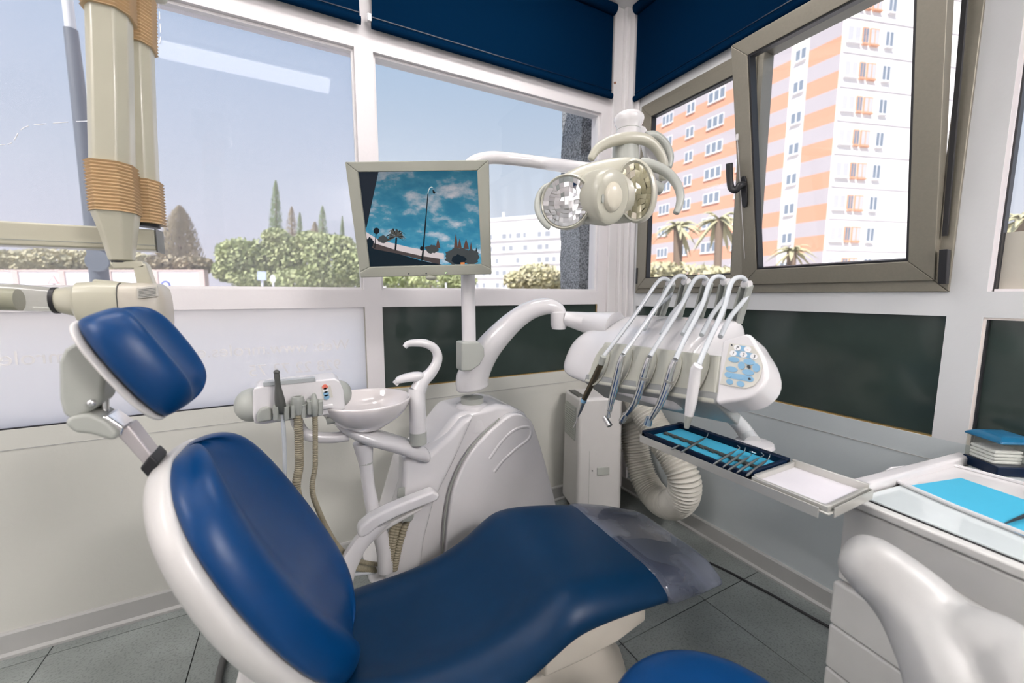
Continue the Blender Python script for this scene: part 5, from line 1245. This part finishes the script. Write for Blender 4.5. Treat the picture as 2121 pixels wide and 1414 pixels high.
# --- orange and white apartment tower seen through the bronze window
tow = thing('apartment_tower', 'tall apartment tower with orange and grey bands and white balconies', 'building', W(1700, 610, 40))
TWH = M('tower_white', (.86, .82, .81), .8, var=.02); TOR = M('tower_orange', (.66, .33, .22), .8, var=.05); TGR = M('tower_lilac_grey', (.47, .43, .46), .8, var=.04)
TWN = M('tower_window', (.22, .26, .32), .25); TFR = M('tower_window_frame', (.78, .76, .76), .5); TOG = M('tower_orange_frame', (.72, .38, .24), .6)
Tc = W(1700, 610, 38); Tc.z = -.3
dirL = V((0.02, 1, 0)).normalized(); dirR = V((.957, -.289, 0)).normalized()
FH = 2.85; NF = 13
# left banded face: parallel to y, receding to the left
nL = V((-1, 0, 0)); nR = V((-.289, -.957, 0)).normalized()
Lf = 26.0; Rf = 15.0
part('left_block', G().prism([Tc, Tc + dirL * Lf, Tc + dirL * Lf + V((14, 0, 0)), Tc + V((14, 0, 0))], (0, 0, FH * NF)), TWH, tow, smooth=False)
part('right_block', G().prism([Tc + dirR * .02 + nR * .1, Tc + dirR * Rf + nR * .1, Tc + dirR * Rf - nR * 8, Tc + dirR * .02 - nR * 8], (0, 0, FH * NF)), TWH, tow, smooth=False)
def bands(o0, d, n_, L, z0):
    for k_ in range(NF):
        zb = k_ * FH
        part('orange_band', G().obox(o0 + n_ * .08 + V((0, 0, zb)), d * L, -n_ * .1, V((0, 0, FH * .52))), TOR, tow, smooth=False)
        part('grey_band', G().obox(o0 + n_ * .08 + V((0, 0, zb + FH * .52)), d * L, -n_ * .1, V((0, 0, FH * .48))), TGR, tow, smooth=False)
bands(Tc + dirL * 4.3, dirL, nL, Lf - 4.3, 0)
bands(Tc + dirL * .1 , dirL, nL, 2.6, 0)
def twin(o0, d, n_, w_, h_, z_, fr=TFR, gl=TWN):
    f_ = part('window', G().obox(o0 + n_ * .12 + V((0, 0, z_)), d * w_, -n_ * .15, V((0, 0, h_))), fr, tow, smooth=False)
    m_ = 2 if w_ < 1.8 else 3
    for q_ in range(m_):
        part('window_pane', G().obox(o0 + n_ * .125 + d * (w_ * (q_ + .12) / m_) + V((0, 0, z_ + .1)), d * (w_ * .76 / m_), -n_ * .05, V((0, 0, h_ - .2))), gl, f_, smooth=False)
    part('window_sill', G().obox(o0 + n_ * .25 + V((0, 0, z_ - .1)), d * w_, -n_ * .3, V((0, 0, .1))), fr, f_, smooth=False)
for k_ in range(1, NF):
    for u_, w_ in ((8.2, 1.2), (11.2, 2.2), (15.2, 1.2), (18.5, 1.8), (22., 1.2)):
        twin(Tc + dirL * u_, dirL, nL, w_, 1.25, k_ * FH + .95)
    twin(Tc + dirL * 2.9, dirL, nL, 1.0, 1.1, k_ * FH + 1.0)
    for u_, w_ in ((.15, 1.5), (1.85, .6), (2.65, .95), (4.3, .9)):
        twin(Tc + dirR * u_ + nR * .1, dirR, nR, w_, 1.35, k_ * FH + .9, TOG if u_ in (1.85, 2.65) else TFR, M('balcony_glass', (.55, .54, .56), .4) if u_ in (.15, 2.65) else TWN)
    part('floor_line', G().obox(Tc + nR * .15 + V((0, 0, k_ * FH)), dirR * Rf, -nR * .06, V((0, 0, .07))), TGR, tow, smooth=False)
# narrow second building further left with dark slit windows
# --- palms
PALM = leafmat('palm_frond_pale', (.42, .42, .24), (.62, .54, .36), 3)
def palm(label, a, crown_px, t, rpx, n=34):
    c0 = W(a, crown_px, t); base = V((c0.x, c0.y, -.3)); o = thing('palm_tree', label, 'palm', base, 'palm trees outside')
    part('trunk', G().tube([base, base.lerp(c0, .5) + V((.1, 0, 0)), c0], [.28, .22, .24], 10), BARK, o)
    R = rpx * t / FPX
    for i in range(n):
        th_ = rnd.uniform(0, 6.28); el_ = rnd.uniform(-.5, 1.2); g = G()
        d = V((math.cos(th_), math.sin(th_), 0)); L = R * rnd.uniform(.8, 1.1)
        spine = [c0 + d * (L * f * math.cos(el_ * .8)) + V((0, 0, L * (math.sin(el_) * f - .75 * f * f))) for f in (0, .25, .5, .75, 1)]
        sd = d.cross(V((0, 0, 1)))
        for j in range(4):
            w0, w1_ = L * .09 * (1 - abs(.4 - j * .25)), L * .09 * (1 - abs(.4 - (j + 1) * .25)) * (0 if j == 3 else 1)
            for s_ in (-1, 1):
                g.add([spine[j], spine[j + 1], spine[j + 1] + sd * s_ * w1_ - V((0, 0, w1_ * .6)), spine[j] + sd * s_ * w0 - V((0, 0, w0 * .6))], [(0, 1, 2, 3)])
        part('frond', g, PALM, o, smooth=False)
palm('pale palm in front of the tower, left in the fixed sash', 1405, 470, 21, 55)
palm('pale palm in front of the tower, right in the fixed sash', 1490, 455, 24, 60)
palm('pale palm low behind the tilted sash glass', 1640, 520, 23, 48, 24)
palm('palm crown at the far right edge above the beige film', 2120, 455, 17, 60)
for p0_, t_, lab in (((1375, 560), 20, 'low pale green bush at the foot of the fixed sash'), ((1760, 575), 26, 'pale low bushes below the tower behind the tilted sash')):
    crown_tree('low_bush', lab, [(p0_[0], p0_[1], 50, 18), (p0_[0] + 60, p0_[1] + 6, 60, 18), (p0_[0] + 130, p0_[1] + 8, 50, 16)], LO, t_, .16, 260, p0_[0])
